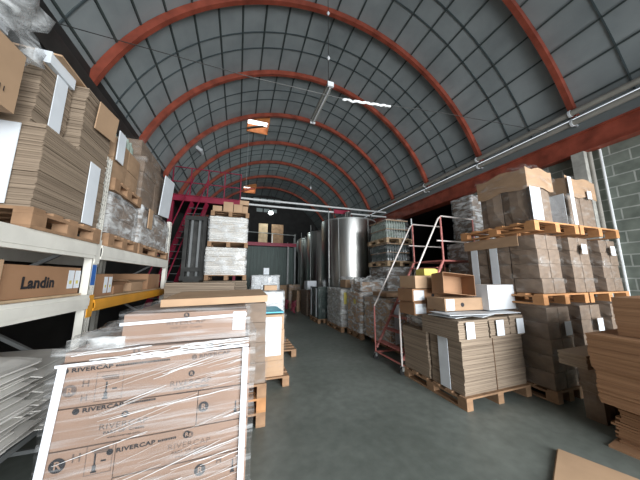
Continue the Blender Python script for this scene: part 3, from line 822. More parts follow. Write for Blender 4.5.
# central tall stack of white wrapped sheets
cx0, cx1, cy0, cy1 = -.86, .22, 7.0, 8.1
zz = 0.0
pal(cx0, cx1, cy0, cy1, 0, 'wooden pallet at the floor under the tallest central stack')
flat_stack(cx0 + .02, cx1 - .04, cy0 + .02, cy1 - .02, .146, .78, 'white sheet stack, lowest tier of the tall central column', 'layers_white', t=.05, seed=51, jit=.015)
pal(cx0, cx1, cy0, cy1, .79, 'wooden pallet between the two lowest tiers of the central column')
flat_stack(cx0 - .02, cx1 + .02, cy0 + .02, cy1 - .02, .936, 1.50, 'brown and white sheet stack, second tier of the central column', 'layers_light', t=.06, seed=52, jit=.02)
pal(cx0, cx1, cy0, cy1, 1.51, 'wooden pallet at the height of the aisle cartons in the central column')
t = flat_stack(cx0 + .0, cx1 - .04, cy0 + .02, cy1 - .02, 1.656, 2.42, 'white wrapped sheet stack, third tier of the tall central column', 'layers_white', t=.05, seed=53, jit=.012)
film_shell(cx0 - .02, cx1 - .02, cy0, cy1, 1.66, 2.40, M['film_heavy'], t, amp=.02, seed=31, top=False)
pal(cx0 + .02, cx1, cy0, cy1, 2.43, 'wooden pallet under the top white tier of the central column')
t = flat_stack(cx0 + .04, cx1 - .04, cy0 + .02, cy1 - .02, 2.576, 3.30, 'white wrapped sheet stack, top tier of the tall central column', 'layers_white', t=.05, seed=54, jit=.012)
film_shell(cx0 + .02, cx1 - .02, cy0, cy1, 2.58, 3.28, M['film_heavy'], t, amp=.02, seed=37, top=False)
pal(cx0 + .05, cx1, cy0, cy1, 3.31, 'wooden pallet on top of the central column under small tan boxes')
for (x, w_, z, h, word) in ((-.66, .24, 3.456, .17, 'leftmost, low'), (-.37, .26, 3.456, .31, 'second from left, tall'), (-.10, .24, 3.456, .26, 'third from left'), (.10, .15, 3.456, .22, 'rightmost, at the base'), (.07, .26, 3.722, .13, 'topmost on the right')):
    carton(x, 7.3, z, w_, .4, h, 'small tan box on the central column, %s' % word, 'carton_tan', group='small tan boxes on the central column')
# stray wrapped goods right of it
pal(.45, 1.45, 8.6, 9.5, 0, 'wooden pallet under the lumpy plastic wrapped goods right of the central column')
load(.48, 1.40, 8.62, 9.4, .146, 1.0, 2, 2, 2, 'brown cartons under lumpy wrapped goods right of the central column', 'carton', None, seed=61)
load(.46, 1.42, 8.62, 9.4, 1.01, 1.65, 3, 2, 2, 'lumpy pale plastic wrapped goods right of the central column', 'plastic_white', 'film_heavy', seed=62, bulge=.05)
carton(.98, 9.0, 1.69, .2, .2, .24, 'small white box on top of the lumpy wrapped goods', 'paper')

# dark mast left of the column
t = empty('lift_mast', (-1.24, 7.60, 0))
for x in (-.24, .24): ob('mast_rail', MB().box((x - .05, -.08, .0), (x + .05, .08, 3.38)), M['dark_steel'], t)
for x in (-.10, .10): ob('inner_rail', MB().box((x - .03, -.05, .1), (x + .03, .05, 3.30)), M['grey_steel'], t)
for z in (.3, 1.75, 3.25): ob('cross_member', MB().box((-.28, -.10, z), (.28, -.081, z + .12)), M['dark_steel'], t)
ob('mast_back', MB().box((-.19, .081, .1), (.19, .10, 3.3)), M['dark_steel'], t)
ob('fork_carriage', MB().box((-.30, -.16, 1.45), (.30, -.101, 1.62)).box((-.3, -.5, .06), (-.2, -.1, .1)).box((.2, -.5, .06), (.3, -.1, .1)).box((-.3, -.16, .06), (-.2, -.101, 1.5)).box((.2, -.16, .06), (.3, -.101, 1.5)), M['dark_steel'], t)
tag(t, 'dark upright lift mast between the red stair and the central column', 'forklift mast')

# red stair to the mezzanine
t = empty('steel_stair', (-2.15, 7.45, 0))
A = Vector((0.10, .35, .02)); B = Vector((.90, 2.05, 4.35)); D = B - A
side = Vector((-.92, 0.15, 0)) * .62
for s in (0, 1): 
    o_ = side * s
    ob('stringer', MB().bar(tuple(A + o_ * .9), tuple(B + o_ * .9), .05, .17), M['crimson'], t)
    ob('handrail', MB().tube([tuple(A + o_ * .9 + Vector((.0, -.1, 1.0))), tuple(B + o_ * .9 + Vector((0, -.1, .95)))], .02, 6), M['crimson'], t)
for i in range(1, 18):
    p = A + D * (i / 18)
    ob('stair_tread', MB().bar(tuple(p), tuple(p + side * .9), .16, .02), M['grey_steel'], t)
tag(t, 'steep crimson steel stair with thin grey treads left of the central column', 'stair')

# mezzanine
t = empty('mezzanine', (0, 9.6, 4.4))
ob('edge_beam', MB().box((-2.6, 0, 0), (-.06, .05, .24)).box((-2.6, -.05, .22), (-.06, .09, .24)).box((-2.6, -.05, 0), (-.06, .09, .02)), M['crimson'], t)
ob('deck_plate', MB().box((-2.6, .1, .18), (-.06, 2.6, .22)), M['dark_steel'], t)
for i in range(5):
    x = -2.5 + i * .6
    ob('rail_post', MB().box((x, .0, .24), (x + .035, .035, 1.35)), M['crimson'], t)
for z in (.75, 1.33): ob('guard_rail', MB().box((-2.55, .04, z), (-.07, .07, z + .03)), M['crimson'], t)
ob('column', MB().box((-2.55, .06, -4.4), (-2.4, .2, 0)), M['crimson'], t); ob('column', MB().box((-.2, .06, -4.4), (-.1, .16, 0)), M['crimson'], t)
tag(t, 'crimson steel mezzanine edge with guard rail above the stair', 'mezzanine')

# far platform, green cladding and clutter below the vault
t = empty('far_platform', (1.8, 14.0, 0))
ob('edge_beam', MB().box((-1.6, 0, 3.42), (1.5, .12, 3.62)), M['crimson'], t)
ob('deck_plate', MB().box((-1.6, .13, 3.5), (1.5, 4.0, 3.6)), M['dark_steel'], t)
ob('guard_rail', MB().tube([(-1.6, .03, 4.22), (1.45, .03, 4.14)], .025, 8), M['gauge'], t)
for x in (-1.5, 0, 1.4): ob('rail_post', MB().box((x, .03, 3.6), (x + .04, .07, 4.22)), M['gauge'], t)
for x in (.95, 1.38): ob('support_column', MB().box((x, .02, 0), (x + .1, .11, 3.42)), M['grey_steel'], t)
mb = MB()
n = 31
for i in range(n):
    x = -1.6 + i * .1
    mb.box((x, .20 + (.03 if i % 2 else 0), 0), (x + .1, .26 + (.03 if i % 2 else 0), 3.4))
ob('corrugated_wall', mb, M['green_clad'], t)
tag(t, 'far raised platform with grey rail above a dark green corrugated wall', 'platform')
for (x, w_, h, m_, lab) in ((1.35, .55, 1.35, 'wood_pale', 'pale wooden panel standing upright on the far platform, left of the lamp'), (2.25, .75, 1.35, 'wood', 'brown wooden panel standing upright on the far platform, right of the lamp')):
    tag(ob('wooden_panel', MB().box((x - w_ / 2, 14.9, 3.602), (x + w_ / 2, 14.96, 3.6 + h)).box((x - w_ / 2, 14.87, 3.602), (x - w_ / 2 + .06, 14.90, 3.6 + h)).box((x + w_ / 2 - .06, 14.87, 3.602), (x + w_ / 2, 14.90, 3.6 + h)), M[m_]), lab, 'panel')
t = empty('hanging_lamp', (1.72, 14.3, 5.55)); o = ob('lamp_bulb', MB().lathe([(.02, -.14), (.12, -.09), (.14, 0), (.10, .08), (.04, .12)], 16), M['bulb'], t, smooth=True)
ob('lamp_shade', MB().lathe([(.20, .05), (.20, .07), (.05, .19), (.04, .19)], 16), M['dark_steel'], t, smooth=True)
ob('lamp_cord', MB().tube([(0, 0, .18), (0, 0, 2.85)], .008, 6), M['dark_steel'], t)
pl = bpy.data.lights.new('lamp_light', 'POINT'); pl.energy = 60; pl.color = (.85, 1, 1); pl.shadow_soft_size = .15
lo = bpy.data.objects.new('lamp_light', pl); C.objects.link(lo); lo.parent = t; lo.location = (0, -.35, -.15)
tag(t, 'bright white hanging lamp glowing over the far platform', 'lamp')
# dark clutter on the floor in front of the green wall
for (x, y_, w_, h, m_, lab) in ((1.6, 13.2, .8, 1.3, 'dark_steel', 'dark cabinet standing against the green corrugated wall'),
                               (2.6, 13.0, .9, 1.15, 'carton', 'brown carton block near the green corrugated wall')):
    t = ob('cabinet' if m_ == 'dark_steel' else 'carton', MB().box((x - w_ / 2, y_, 0), (x + w_ / 2, y_ + .6, h)).box((x - w_ / 2 + .03, y_ - .01, .05), (x - .01, y_, h - .05)).box((x + .01, y_ - .01, .05), (x + w_ / 2 - .03, y_, h - .05)), M[m_])
    tag(t, lab, 'cabinet' if m_ == 'dark_steel' else 'carton')

# ================================================================== steel tanks
TK = [(4.53, 9.25, 1.20, 3.95, 'nearest and brightest'), (4.22, 11.55, .90, 3.86, 'second from the camera'), (4.28, 13.60, .92, 3.84, 'third from the camera'), (4.30, 15.65, .92, 3.84, 'fourth from the camera'), (4.30, 17.75, .92, 3.84, 'farthest')]
for (x, y_, r, h, word) in TK:
    t = empty('steel_tank', (x, y_, 0))
    mb = MB().lathe([(r * .96, .35), (r, .38), (r, h), (r * .985, h + .02), (r * .35, h + .16), (.16, h + .18)], 56)
    ob('tank_shell', mb, M['steel'], t, smooth=True)
    for a in (0.2, 1.2, 2.2, 3.2, 4.2, 5.2):
        ob('tank_leg', MB().tube([(r * .8 * math.cos(a), r * .8 * math.sin(a), 0), (r * .8 * math.cos(a), r * .8 * math.sin(a), .36)], .05, 8), M['grey_steel'], t)
    for a in (-2.35, -1.3, -2.75):
        ob('vertical_seam', MB().box((r * math.cos(a) - .012, r * math.sin(a) - .012, .4), (r * math.cos(a) + .012, r * math.sin(a) + .012, h)), M['gauge'], t)
    ob('tank_neck', MB().lathe([(.13, h + .17), (.13, h + .50), (.145, h + .50), (.145, h + .53), (.05, h + .56)], 20), M['steel'], t, smooth=True)
    for a in (-2.6, -2.0, -1.0, -.5):
        ob('lid_bolt', MB().tube([((r - .1) * math.cos(a), (r - .1) * math.sin(a), h + .01), ((r - .1) * math.cos(a), (r - .1) * math.sin(a), h + .22)], .03, 8), M['dark_steel'], t)
    ob('rim_band', MB().lathe([(r + .001, h - .05), (r + .012, h - .05), (r + .012, h - .01), (r + .001, h - .01)], 56), M['gauge'], t, smooth=True)
    gx, gy = -r * .96, -.48 * r
    ob('level_gauge', MB().tube([(gx, gy, .5), (gx, gy, h + .33)], .022, 8), M['gauge'], t)
    ob('gauge_valve', MB().tube([(gx, gy, .55), (gx * .84, gy * .84, .55)], .03, 8).tube([(gx, gy, 1.55), (gx * .84, gy * .84, 1.55)], .03, 8), M['dark_steel'], t)
    ob('manhole', MB().tube([(-r * .5, -r * .92, 1.0), (-r * .45, -r * .80, 1.0)], .22, 20), M['steel'], t)
    tag(t, 'tall brushed stainless steel wine tank, %s of the row' % word, 'tank', 'row of stainless steel tanks')

# ================================================================== RIGHT: big stack of flattened cartons
pal(2.68, 3.86, 2.34, 3.50, 0, 'wide wooden pallet under the big flattened carton stack right of the aisle')
t = flat_stack(2.72, 3.86, 2.38, 2.90, .146, .80, 'big front stack of flattened brown cartons right of the aisle', 'layers_light', t=.016, seed=71, bj=.006, jit=.004, bundle=10)
child_box('white_strip', t, (2.700, 2.58, .15), (2.706, 2.74, .80), M['paper'])
mb = MB().box((-.02, -.263 - .006, .0), (-.012, -.263, .65)); ob('stack_gap', mb, M['carton_dark'], t)  # solid dark sliver on the front, paints the shade of a gap
flat_stack(2.70, 3.80, 2.93, 3.46, .146, .80, 'rear stack of flattened cartons with a leaning outer face, same pallet', 'layers_light', t=.016, seed=72, bj=.006, lean=-.02)
for i, (xa_, xb_, word) in enumerate(((2.64, 3.16, 'left'), (3.18, 3.56, 'middle'), (3.58, 3.86, 'right'))):
    t = flat_stack(xa_, xb_, 2.33, 2.95, .806, 1.05 + .01 * i, 'tied bundle of flattened cartons with a white label, %s of three on the big stack' % word, 'layers_light', t=.028, seed=73 + i, group='tied bundles on the big stack', name='cardboard_bundle')
    child_box('white_label', t, (xa_ + .10, 2.302, .83), (xa_ + .24, 2.307, 1.03), M['paper'])
r = random.Random(9)
for i, (x, y_, a, m_, lab) in enumerate((
    (2.92, 2.62, .16, 'white_board', 'white faced loose sheet, left on the tied bundles'),
    (3.30, 2.64, -.25, 'carton', 'brown loose sheet in the middle of the tied bundles'),
    (3.68, 2.60, .12, 'carton', 'brown loose sheet under the white box on the bundles'),
    (3.16, 2.50, .30, 'white_board', 'white faced loose sheet turned across the tied bundles'),
    (3.46, 2.50, -.10, 'white_board', 'white faced loose sheet in front of the white box'),
    (2.86, 2.50, -.14, 'white_board', 'white faced loose sheet overhanging the left end of the bundles'))):
    o = ob('loose_sheet', MB().box((-.30, -.20, 0), (.30, .20, .007)), M[m_], None, (x, y_, 1.074 + .0085 * i), (.012 * r.uniform(-1, 1), .014 * r.uniform(-1, 1), a))
    tag(o, lab, 'sheet', 'loose sheets on the big stack')
# cartons on it
carton(3.07, 2.72, 1.135, .72, .34, .17, 'long brown carton with a round hand hole, under the open box', 'carton', rz=-.05, sticker=(-.34, .01, .14, .15), hole=(-.06, .08))
t = open_carton(0, 0, 0, .52, .30, .26, 0, 'open tan carton lying on its side showing its empty inside', 'carton_orange', flaps=False)
t.location = (2.98, 2.80, 1.47); t.rotation_euler = (PI / 2 - .1, .10, -.16); t.location = (3.08, 2.86, 1.475)
carton(3.66, 2.60, 1.135, .58, .30, .35, 'white carton box standing on the loose sheets', 'white_board', rz=.03)
load(2.80, 3.45, 3.00, 3.45, .806, .99, 2, 1, 1, 'low grey wrapped packet between the flat stack and three cartons', 'carton_grey', 'film_heavy', seed=76)
for k, (z, m_, dx, word) in enumerate(((1.015, 'carton_orange', 0, 'bottom'), (1.22, 'carton_orange', -.03, 'middle'), (1.425, 'carton_tan', 0.02, 'top'))):
    carton(2.97 + dx, 3.22, z, .74, .36, .195, 'brown carton of a pile of three beside the ladder, %s one' % word, m_, rz=.03 * (k - 1), group='pile of three cartons beside the ladder',
           sticker=(-.35, .02, .2, .15) if k < 2 else None, hole=(.02, .09) if k < 2 else False)
tag(ob('yellow_box', MB().box((-.14, -.1, 0), (.14, .1, .10)).box((-.12, -.08, .10), (.12, .08, .115)), M['yellow_paper'], None, (3.06, 3.24, 1.625)), 'small yellow box on top of the pile of three cartons', 'box')

# tiered carton columns: pallets and loads
COL = [(3.94, 4.46), (4.73, 5.25), (5.56, 6.06)]
words = ('left', 'middle', 'right')
for i, (a, b) in enumerate(COL):
    pal(a - .02, b + .03, 2.08, 3.2, 0, 'wooden pallet on the floor under the %s carton column by the block wall' % words[i], 'wood', 'floor pallets under the carton columns')
    t = load(a, b, 2.10, 3.18, .146, 1.185, 2, 3, 5, 'film wrapped brown cartons, lower tier, %s of three columns by the block wall' % words[i], 'carton_grey', 'film_dull', 'lower tier carton columns', seed=80 + i, bulge=.02, lean=(-.10, -.06, -.02)[i] * -1 * .5)
    child_box('white_label', t, ((a + b) / 2 + .03, 2.045, .82), ((a + b) / 2 + .17, 2.05, 1.0), M['paper'])
    t = load(a + .03, b + .03, 2.10, 3.18, 1.372, 2.205, 2, 3, 4, 'film wrapped brown cartons, upper tier, %s of three columns by the block wall' % words[i], 'carton_grey', 'film_dull', 'upper tier carton columns', seed=90 + i, bulge=.02)
    if i: child_box('white_label', t, ((a + b) / 2 - .05, 2.045, 1.95), ((a + b) / 2 + .08, 2.05, 2.10), M['paper'])
    if i == 0:
        for y_ in (2.62, 2.95):
            child_box('white_strip', t, (a - .012, y_, 1.38), (a - .008, y_ + .12, 2.1), M['paper'])
        child_box('carton_sleeve', t, (a - .02, 2.3, 2.06), (a - .012, 3.18, 2.22), M['carton'])
for (a, b, word) in ((3.88, 4.93, 'left'), (4.97, 6.10, 'right')):
    pal(a, b, 2.06, 3.2, 1.225, 'orange wooden pallet halfway up the carton columns, %s one' % word, 'wood_orange', 'pallets halfway up the carton columns')
    pal(a, b, 2.04, 3.2, 2.25, 'orange wooden pallet under the top bales, %s one' % word, 'wood_orange', 'pallets under the top bales')
# top bales
def bale(x0, x1, y0, y1, z0, z1, label, sheet=True, seed=0):
    t = empty('wrapped_bale', ((x0 + x1) / 2, (y0 + y1) / 2, z0)); r = random.Random(seed)
    w_, d_, h_ = x1 - x0, y1 - y0, z1 - z0
    for i in range(2):
        for j in range(2):
            ww, dd = w_ / 2 - .02, d_ / 2 - .02
            me = merge(carton_mb(ww, dd, h_ * .97, .035).mesh('bundle', M['carton_grey']))
            put('bundle', me, t, (-w_ / 4 + i * w_ / 2, -d_ / 4 + j * d_ / 2, .002))
    # loose tan collar around the top
    mb = MB(); k = .03
    for (p, q) in (((-w_ / 2 - k, -d_ / 2 - k), (w_ / 2 + k, -d_ / 2 - k)), ((-w_ / 2 - k, d_ / 2), (-w_ / 2 - k, -d_ / 2 - k))):
        n = 8
        for s in range(n):
            u0, u1 = s / n, (s + 1) / n
            P = lambda u, z, o: ((p[0] + (q[0] - p[0]) * u) * (1 + o), (p[1] + (q[1] - p[1]) * u) * (1 + o), z + math.sin(u * 9 + seed) * .025)
            mb.add([P(u0, h_ * .62, .0), P(u1, h_ * .62, .0), P(u1, h_ * 1.0, .0), P(u0, h_ * 1.0, .0),
                    P(u0, h_ * .62, .012), P(u1, h_ * .62, .012), P(u1, h_ * 1.0, .012), P(u0, h_ * 1.0, .012)],
                   [(0, 1, 2, 3), (7, 6, 5, 4), (0, 4, 5, 1), (2, 6, 7, 3), (1, 5, 6, 2), (3, 7, 4, 0)])
    if sheet: ob('cardboard_collar', mb, M['carton'], t)
    film_shell(x0 - .05, x1 + .05, y0 - .05, y1 + .03, z0 + .01, z1 + .03, M['film_dull'], t, amp=.045, seed=seed, taper=.10)
    return t
t = bale(4.00, 4.55, 2.14, 2.86, 2.398, 3.24, '', True, 3)
child_box('white_plastic_sheet', t, (3.96, 2.078, 2.42), (4.20, 2.084, 2.92), M['plastic_white'])
tag(t, 'large film wrapped bale with a tan collar, left on the top pallets', 'bale', 'bales on the top pallets')
t = bale(5.02, 5.80, 2.16, 2.90, 2.398, 3.24, '', True, 8)
child_box('white_label', t, (5.50, 2.095, 2.90), (5.62, 2.10, 3.04), M['paper'])
child_box('white_plastic_sheet', t, (4.955, 2.16, 2.42), (4.962, 2.50, 2.95), M['plastic_white'])
child_box('white_plastic_sheet', t, (4.97, 2.085, 2.42), (5.07, 2.091, 3.22), M['plastic_white'])
tag(t, 'large film wrapped bale with white folded film, right on the top pallets', 'bale', 'bales on the top pallets')
# second row behind
pal(4.75, 5.6, 3.32, 4.35, 0, 'wooden pallet behind the left carton column')
load(4.78, 5.55, 3.34, 4.3, .146, 1.30, 2, 2, 4, 'grey wrapped load on the floor behind the left carton column', 'carton_grey', 'film_dull', seed=101)
load(4.78, 5.55, 3.34, 4.3, 1.34, 2.35, 2, 2, 4, 'grey wrapped load stacked on another behind the left carton column', 'carton_grey', 'film_heavy', seed=102)

# ================================================================== rolling ladder
t = empty('rolling_ladder', (2.66, 3.5, 0))
HY = .80
def R_(name, pts, r, m): return ob(name, MB().tube(pts, r, 8), M[m], t, smooth=True)
for s, y_ in ((0, 0.0), (1, HY)):
    R_('handrail', [(0, y_, 1.02), (.10, y_, 1.18), (1.02, y_, 2.74), (1.10, y_, 2.80), (1.95, y_, 2.80)], .015, 'ladder_white')
    R_('front_post', [(0, y_, .13), (0, y_, 1.02)], .015, 'ladder_red' if s else 'ladder_white')
    R_('stringer', [(.03, y_, .22), (1.06, y_, 1.90)], .026, 'ladder_red')
    R_('rail_post', [(1.08, y_, 1.90), (1.08, y_, 2.79)], .018, 'ladder_red')
    R_('back_leg', [(1.95, y_, .13), (1.95, y_, 2.80)], .016, 'ladder_red')
    R_('base_rail', [(0, y_, .13), (1.95, y_, .13)], .022, 'ladder_red')
    R_('mid_rail', [(.95, y_, 2.30), (1.95, y_, 2.30)], .014, 'ladder_white')
for x in (0, 1.95): R_('base_rail', [(x, 0, .15), (x, HY, .15)], .016, 'ladder_red')
for i in range(7):
    f_ = (i + .5) / 7
    ob('ladder_step', MB().box((.03 + 1.03 * f_ - .07, .02, .22 + 1.68 * f_ - .01), (.03 + 1.03 * f_ + .07, HY - .02, .22 + 1.68 * f_ + .01)), M['ladder_red'], t)
ob('platform', MB().box((1.06, .0, 1.90), (1.95, HY, 1.93)), M['ladder_red'], t)
for x in (0, 1.95):
    for y_ in (0, HY):
        o = ob('castor_wheel', MB().tube([(x, y_ - .02, .055), (x, y_ + .02, .055)], .055, 16), M['rubber'], t, smooth=True)
        ob('castor_fork', MB().box((x - .02, y_ - .03, .06), (x + .02, y_ - .022, .13)).box((x - .02, y_ + .022, .06), (x + .02, y_ + .03, .13)).box((x - .02, y_ - .03, .12), (x + .02, y_ + .03, .135)), M['gauge'], o)
tag(t, 'worn red and white rolling warehouse ladder with tall handrails', 'ladder')

# loads down the aisle, right side
pal(3.30, 4.3, 4.42, 5.52, 0, 'wooden pallet under the wrapped brown load right behind the ladder')
t = load(3.12, 4.2, 4.42, 5.50, .146, 1.10, 3, 3, 4, 'wrapped brown carton load right behind the ladder', 'carton_tan', 'film_heavy', seed=111)
child_box('white_strip', t, (3.20, 4.385, .2), (3.32, 4.39, 1.0), M['paper'])
pal(3.06, 4.0, 5.62, 6.45, 0, 'wooden pallet under the second wrapped load behind the ladder')
t = load(3.08, 3.95, 5.64, 6.42, .146, 1.18, 2, 2, 4, 'second wrapped load behind the ladder, brown with a yellow note', 'carton_tan', 'film_heavy', seed=112)
child_box('yellow_note', t, (3.045, 5.85, .88), (3.05, 5.97, 1.0), M['yellow_paper'])
pal(2.92, 3.95, 6.55, 7.75, 0, 'wooden pallet under the pale green wrapped load by the aisle')
t = load(2.95, 3.9, 6.58, 7.70, .146, 1.24, 3, 3, 6, 'pale greenish wrapped load by the aisle, third behind the ladder', 'layers_grey', 'film_heavy', seed=113)
child_box('yellow_note', t, (3.02, 6.535, .8), (3.12, 6.54, 1.14), M['yellow_paper'])
pal(2.70, 3.22, 8.03, 9.02, 0, 'wooden pallet under the dark load with white upright strips')
# keep clear of the first tank: shallow load
t = load(2.72, 3.20, 8.05, 9.0, .146, 1.24, 1, 2, 3, 'dark wrapped load with two white upright strips near the tanks', 'glass_dark', 'film_dull', seed=114)

for y_ in (8.15, 8.75): child_box('white_strip', t, (2.690, y_, .2), (2.696, y_ + .12, 1.2), M['paper'])
load(2.74, 3.22, 9.6, 10.6, .0, 1.05, 1, 2, 3, 'grey wrapped goods beside the first tank under a white box', 'carton_grey', 'film_dull', seed=115)
carton(2.98, 9.9, 1.075, .40, .5, .36, 'white box on the grey goods beside the first tank', 'paper')
load(2.66, 3.18, 11.0, 12.0, .0, .95, 1, 2, 3, 'brown wrapped goods beside the second tank', 'carton', 'film_dull', seed=116)
load(2.55, 3.15, 12.3, 12.9, .0, 1.2, 2, 1, 3, 'brown stack with white fronts near the end of the aisle', 'carton', 'film', seed=117)
for i, (x, y_) in enumerate(((2.35, 10.4), (2.25, 11.5), (2.2, 12.4))):
    mb = MB(); r = random.Random(i)
    for k in range(9):
        a = r.uniform(0, 6.28); mb.bar((0.10 * math.cos(a), .10 * math.sin(a), .08 * k / 2), (-.14 * math.cos(a), .14 * math.sin(a), .08 * k / 2 + .2), .09, .05)
    tag(ob('scrap_heap', mb, M['fabric'] if i < 2 else M['carton'], None, (x, y_, .06)), 'small dark reddish heap on the floor by the aisle, %s' % ('nearest', 'middle', 'farthest')[i], 'scrap')
# goods on top of the aisle loads
t = load(3.25, 4.0, 4.7, 5.3, 1.14, 1.24, 1, 1, 1, 'thin flat brown carton on the load behind the ladder', 'carton', None, seed=120)
t = empty('film_bundle', (3.5, 6.0, 1.20)); film_shell(3.15, 3.85, 5.7, 6.3, 1.21, 1.52, M['film_heavy'], t, amp=.09, seed=9, res=.06)
ob('wrapped_box', MB().box((-.3, -.25, .0), (.3, .25, .26)), M['carton'], t); tag(t, 'crumpled film bundle on top of the second load behind the ladder', 'plastic film')
carton(3.35, 6.95, 1.275, .34, .4, .24, 'small tan box on top of the pale green wrapped load', 'carton_tan')
t = empty('film_bundle', (3.62, 7.35, 1.28)); film_shell(3.35, 3.9, 7.1, 7.6, 1.28, 1.55, M['film_heavy'], t, amp=.07, seed=12, res=.06)
ob('wrapped_box', MB().box((-.2, -.18, .0), (.2, .18, .2)), M['layers_grey'], t); tag(t, 'crumpled clear film on top of the pale green wrapped load', 'plastic film')

# column of wrapped glass between ladder and first tank
pal(4.28, 5.3, 6.10, 7.2, 0, 'wooden pallet on the floor under the glass column', 'wood')
load(4.30, 5.2, 6.12, 7.1, .146, 1.89, 2, 2, 4, 'grey wrapped base load of the glass column by the first tank', 'carton_grey', 'film_heavy', seed=121)
def bottles(x0, x1, y0, y1, z0, z1, label, tiers, m):
    t = empty('bottle_load', ((x0 + x1) / 2, (y0 + y1) / 2, z0)); L = t.location
    h = (z1 - z0) / tiers; mb = MB(); pads = MB()
    for k in range(tiers):
        pads.box((x0 - L.x, y0 - L.y, h * k), (x1 - L.x, y1 - L.y, h * k + .02))
        nx, ny = int((x1 - x0) / .095), int((y1 - y0) / .095)
        for i in range(nx):
            for j in range(ny):
                if 0 < i and 0 < j: continue
                mb.lathe([(.040, .0), (.042, h * .6), (.016, h * .8), (.016, h * .93)], 8, (x0 - L.x + .05 + i * .095, y0 - L.y + .05 + j * .095, h * k + .024))
    o = ob('bottles', mb, M[m], t, smooth=True); o['kind'] = 'stuff'
    pads.box((x0 - L.x, y0 - L.y, z1 - z0), (x1 - L.x, y1 - L.y, z1 - z0 + .03))
    ob('layer_pad', pads, M['carton_tan'], t)
    core = MB().box((x0 - L.x + .1, y0 - L.y + .1, .021), (x1 - L.x - .02, y1 - L.y - .02, z1 - z0 - .002))
    ob('inner_bottles', core, M['glass_dark'], t)
    film_shell(x0 - .01, x1 + .01, y0 - .01, y1 + .01, .01 + z0, z1 + .04, M['film'], t, amp=.01, seed=4)
    return tag(t, label, 'bottles', 'bottle loads of the glass column')
pal(4.28, 5.3, 6.08, 7.2, 1.935, 'wooden pallet under the lower bottle load of the glass column', 'wood_pale')
bottles(4.32, 5.15, 6.12, 7.1, 2.085, 2.62, 'lower film wrapped load of bottles beside the first tank', 2, 'glass_dark')
pal(4.28, 5.3, 6.08, 7.2, 2.66, 'wooden pallet under the upper bottle load of the glass column', 'wood_pale')
bottles(4.32, 5.15, 6.12, 7.1, 2.81, 3.38, 'upper film wrapped load of pale bottles beside the first tank', 2, 'glass_green')
tag(ob('upright_pole', MB().tube([(5.45, 6.3, .0), (5.45, 6.3, 3.55)], .03, 8), M['gauge'], smooth=True), 'thin grey upright pole right of the glass column', 'pole')
load(5.7, 6.6, 5.7, 6.4, .0, 1.9, 2, 2, 4, 'dark brown wrapped load in the shade behind the ladder platform', 'carton', 'film_dull', seed=130)

# ================================================================== near right: heap of large brown cartons
for (x0_, x1_, y0_, y1_, z0_, z1_, t_, j_, rz_, lab) in (
    (3.58, 4.6, .34, 1.46, .022, .19, .02, .03, .02, 'ragged pile of orange brown cardboard at the foot of the foreground heap'),
    (3.60, 4.6, .34, 1.42, .195, .38, .02, .025, -.02, 'second ragged pile of orange brown cardboard in the foreground heap'),
    (3.45, 4.65, .35, 1.50, .385, .70, .012, .006, .02, 'third pile of orange brown cardboard from the floor in the foreground heap'),
    (3.42, 4.65, .35, 1.50, .705, 1.03, .012, .004, -.01, 'large squared pile of orange brown cardboard just below the heap top'),
    (3.58, 4.70, .22, 1.34, 1.035, 1.40, .012, .003, .02, 'topmost pile of orange brown cardboard of the foreground heap')):
    flat_stack(x0_, x1_, y0_, y1_, z0_, z1_, lab, 'layers_orange', t=t_, jit=j_, bj=j_, seed=int(z0_ * 100), rz=rz_)
tag(ob('cardboard_sheet', MB().box((-.45, -.5, 0), (.4, .5, .02)), M['carton_orange'], None, (3.92, 1.02, .0), (0, 0, .1)), 'brown cardboard sheet on the floor under the foreground heap', 'cardboard')
flat_stack(3.56, 4.2, 1.60, 1.84, .62, .76, 'small pile of flattened brown cartons between foreground heap and columns', 'layers_light', t=.02, seed=140)
load(3.86, 4.3, 1.64, 1.82, .0, .60, 2, 1, 2, 'low film wrapped packet between the foreground heap and the columns', 'carton_grey', 'film_dull', seed=141)
o = ob('cardboard_sheet', MB().box((0, 0, 0), (.95, .8, .02)).box((.01, .01, .02), (.94, .79, .03)), M['carton_tan'], None, (2.89, 1.60, .0), (0, 0, math.radians(-157)))
tag(o, 'flattened brown carton lying on the floor at the bottom edge of the picture', 'cardboard')
mb = MB()
for i in range(3): mb.tube([(0.03 * i, 0, .006), (.05 + .03 * i, -.05, .012), (.12 + .02 * i, -.09, .006)], .006, 6)
tag(ob('red_scrap', mb, M['fabric'], None, (2.06, 1.46, .0)), 'small dark red scrap on the floor near the bottom edge', 'scrap')

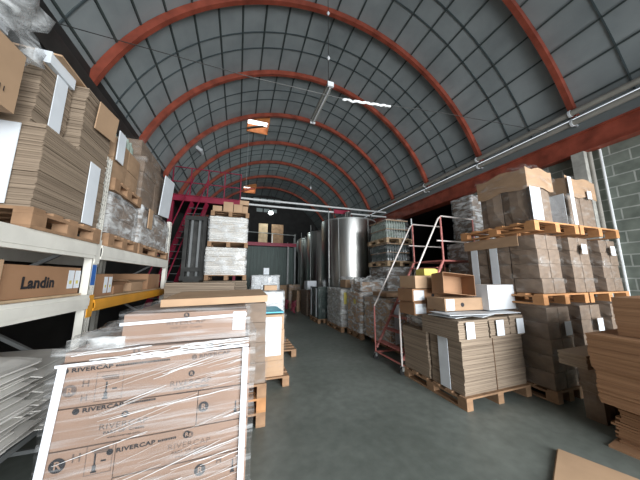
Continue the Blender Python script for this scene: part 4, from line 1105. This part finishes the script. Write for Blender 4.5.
# ================================================================== things hanging in the vault
tag(ob('wire', MB().tube([(-2.62, 3.0, 4.42), (-2.0, 3.0, 4.36), (0, 3.0, 4.33), (1.46, 3.0, 4.38), (3.4, 3.0, 4.64), (6.9, 3.0, 4.98)], .005, 6), M['dark_steel']), 'thin wire stretched across the hall under the vault', 'wire')
r = random.Random(4); pts = []
for i in range(34):
    u = i / 33; e = 1.0 if (u < .22 or u > .78) else .25
    pts.append((1.42 + .88 * u, 3.0 + .016 * math.sin(i * 1.1) * e, 4.375 + .11 * u + .016 * math.sin(i * 0.9) * e - .012))
tag(ob('knotted_cord', MB().tube(pts, [.014 + .008 * abs(math.sin(i)) for i in range(34)], 6), M['pipe_white'], smooth=True), 'white cord knotted around the wire under the vault', 'cord')
t = empty('tube_light', (1.60, 4.58, 5.50))
ob('housing', MB().box((-.06, -.62, 0), (.06, .62, .07)), M['tube_off'], t)
ob('tube', MB().tube([(0, -.58, -.02), (0, .58, -.02)], .018, 10), M['plastic_white'], t, smooth=True)
ob('end_cap', MB().box((-.065, -.64, -.03), (.065, -.60, .075)).box((-.065, .60, -.03), (.065, .64, .075)), M['plastic_white'], t)
ob('suspension_cable', MB().tube([(0, -.5, .07), (0, -.52, 2.9)], .007, 6), M['dark_steel'], t)
ob('cable_knot', MB().lathe([(.01, -.05), (.035, 0), (.01, .05)], 10, (0, -.52, .75)).lathe([(.01, -.05), (.035, 0), (.01, .05)], 10, (0, -.52, 1.9)), M['plastic_white'], t)
tag(t, 'long unlit tube light hanging from the vault near the knotted cord', 'light')
t = empty('vault_lamp', (-1.60, 9.2, 6.30)); t.rotation_euler = (0, .6, 0)
ob('lamp_box', MB().box((-.12, -.16, -.05), (.12, .16, .05)), M['white_board'], t); ob('lamp_lens', MB().box((-.10, -.14, -.065), (.10, .14, -.051)), M['plastic_white'], t)
tag(t, 'small pale box lamp fixed on the left slope of the vault', 'lamp')
tag(ob('cord', MB().tube([(.12, 9.38, 7.95), (.12, 9.3, 5.0)], .008, 6), M['gauge']), 'thin cord hanging down from the roof hatch', 'cord')
t = empty('hanging_sensor', (3.3, 11.0, 6.2)); ob('cable', MB().tube([(0, 0, 0), (0, 0, 2.1)], .006, 6), M['gauge'], t); ob('sensor_head', MB().lathe([(.01, -.16), (.04, -.1), (.04, -.02), (.01, 0)], 10), M['plastic_white'], t)
tag(t, 'small white pendant hanging on a thin cable over the tanks', 'pendant')

pal(5.85, 6.75, 4.42, 5.1, 0, 'wooden pallet under the tall grey load in front of the block wall end')
load(5.90, 6.70, 4.44, 5.05, .146, 1.95, 2, 2, 4, 'grey wrapped lower load near the end of the block wall', 'carton_grey', 'film_dull', seed=103)
load(5.90, 6.70, 4.44, 5.05, 1.98, 3.80, 2, 2, 5, 'grey wrapped top load reaching highest near the end of the block wall', 'carton_grey', 'film_heavy', seed=104)
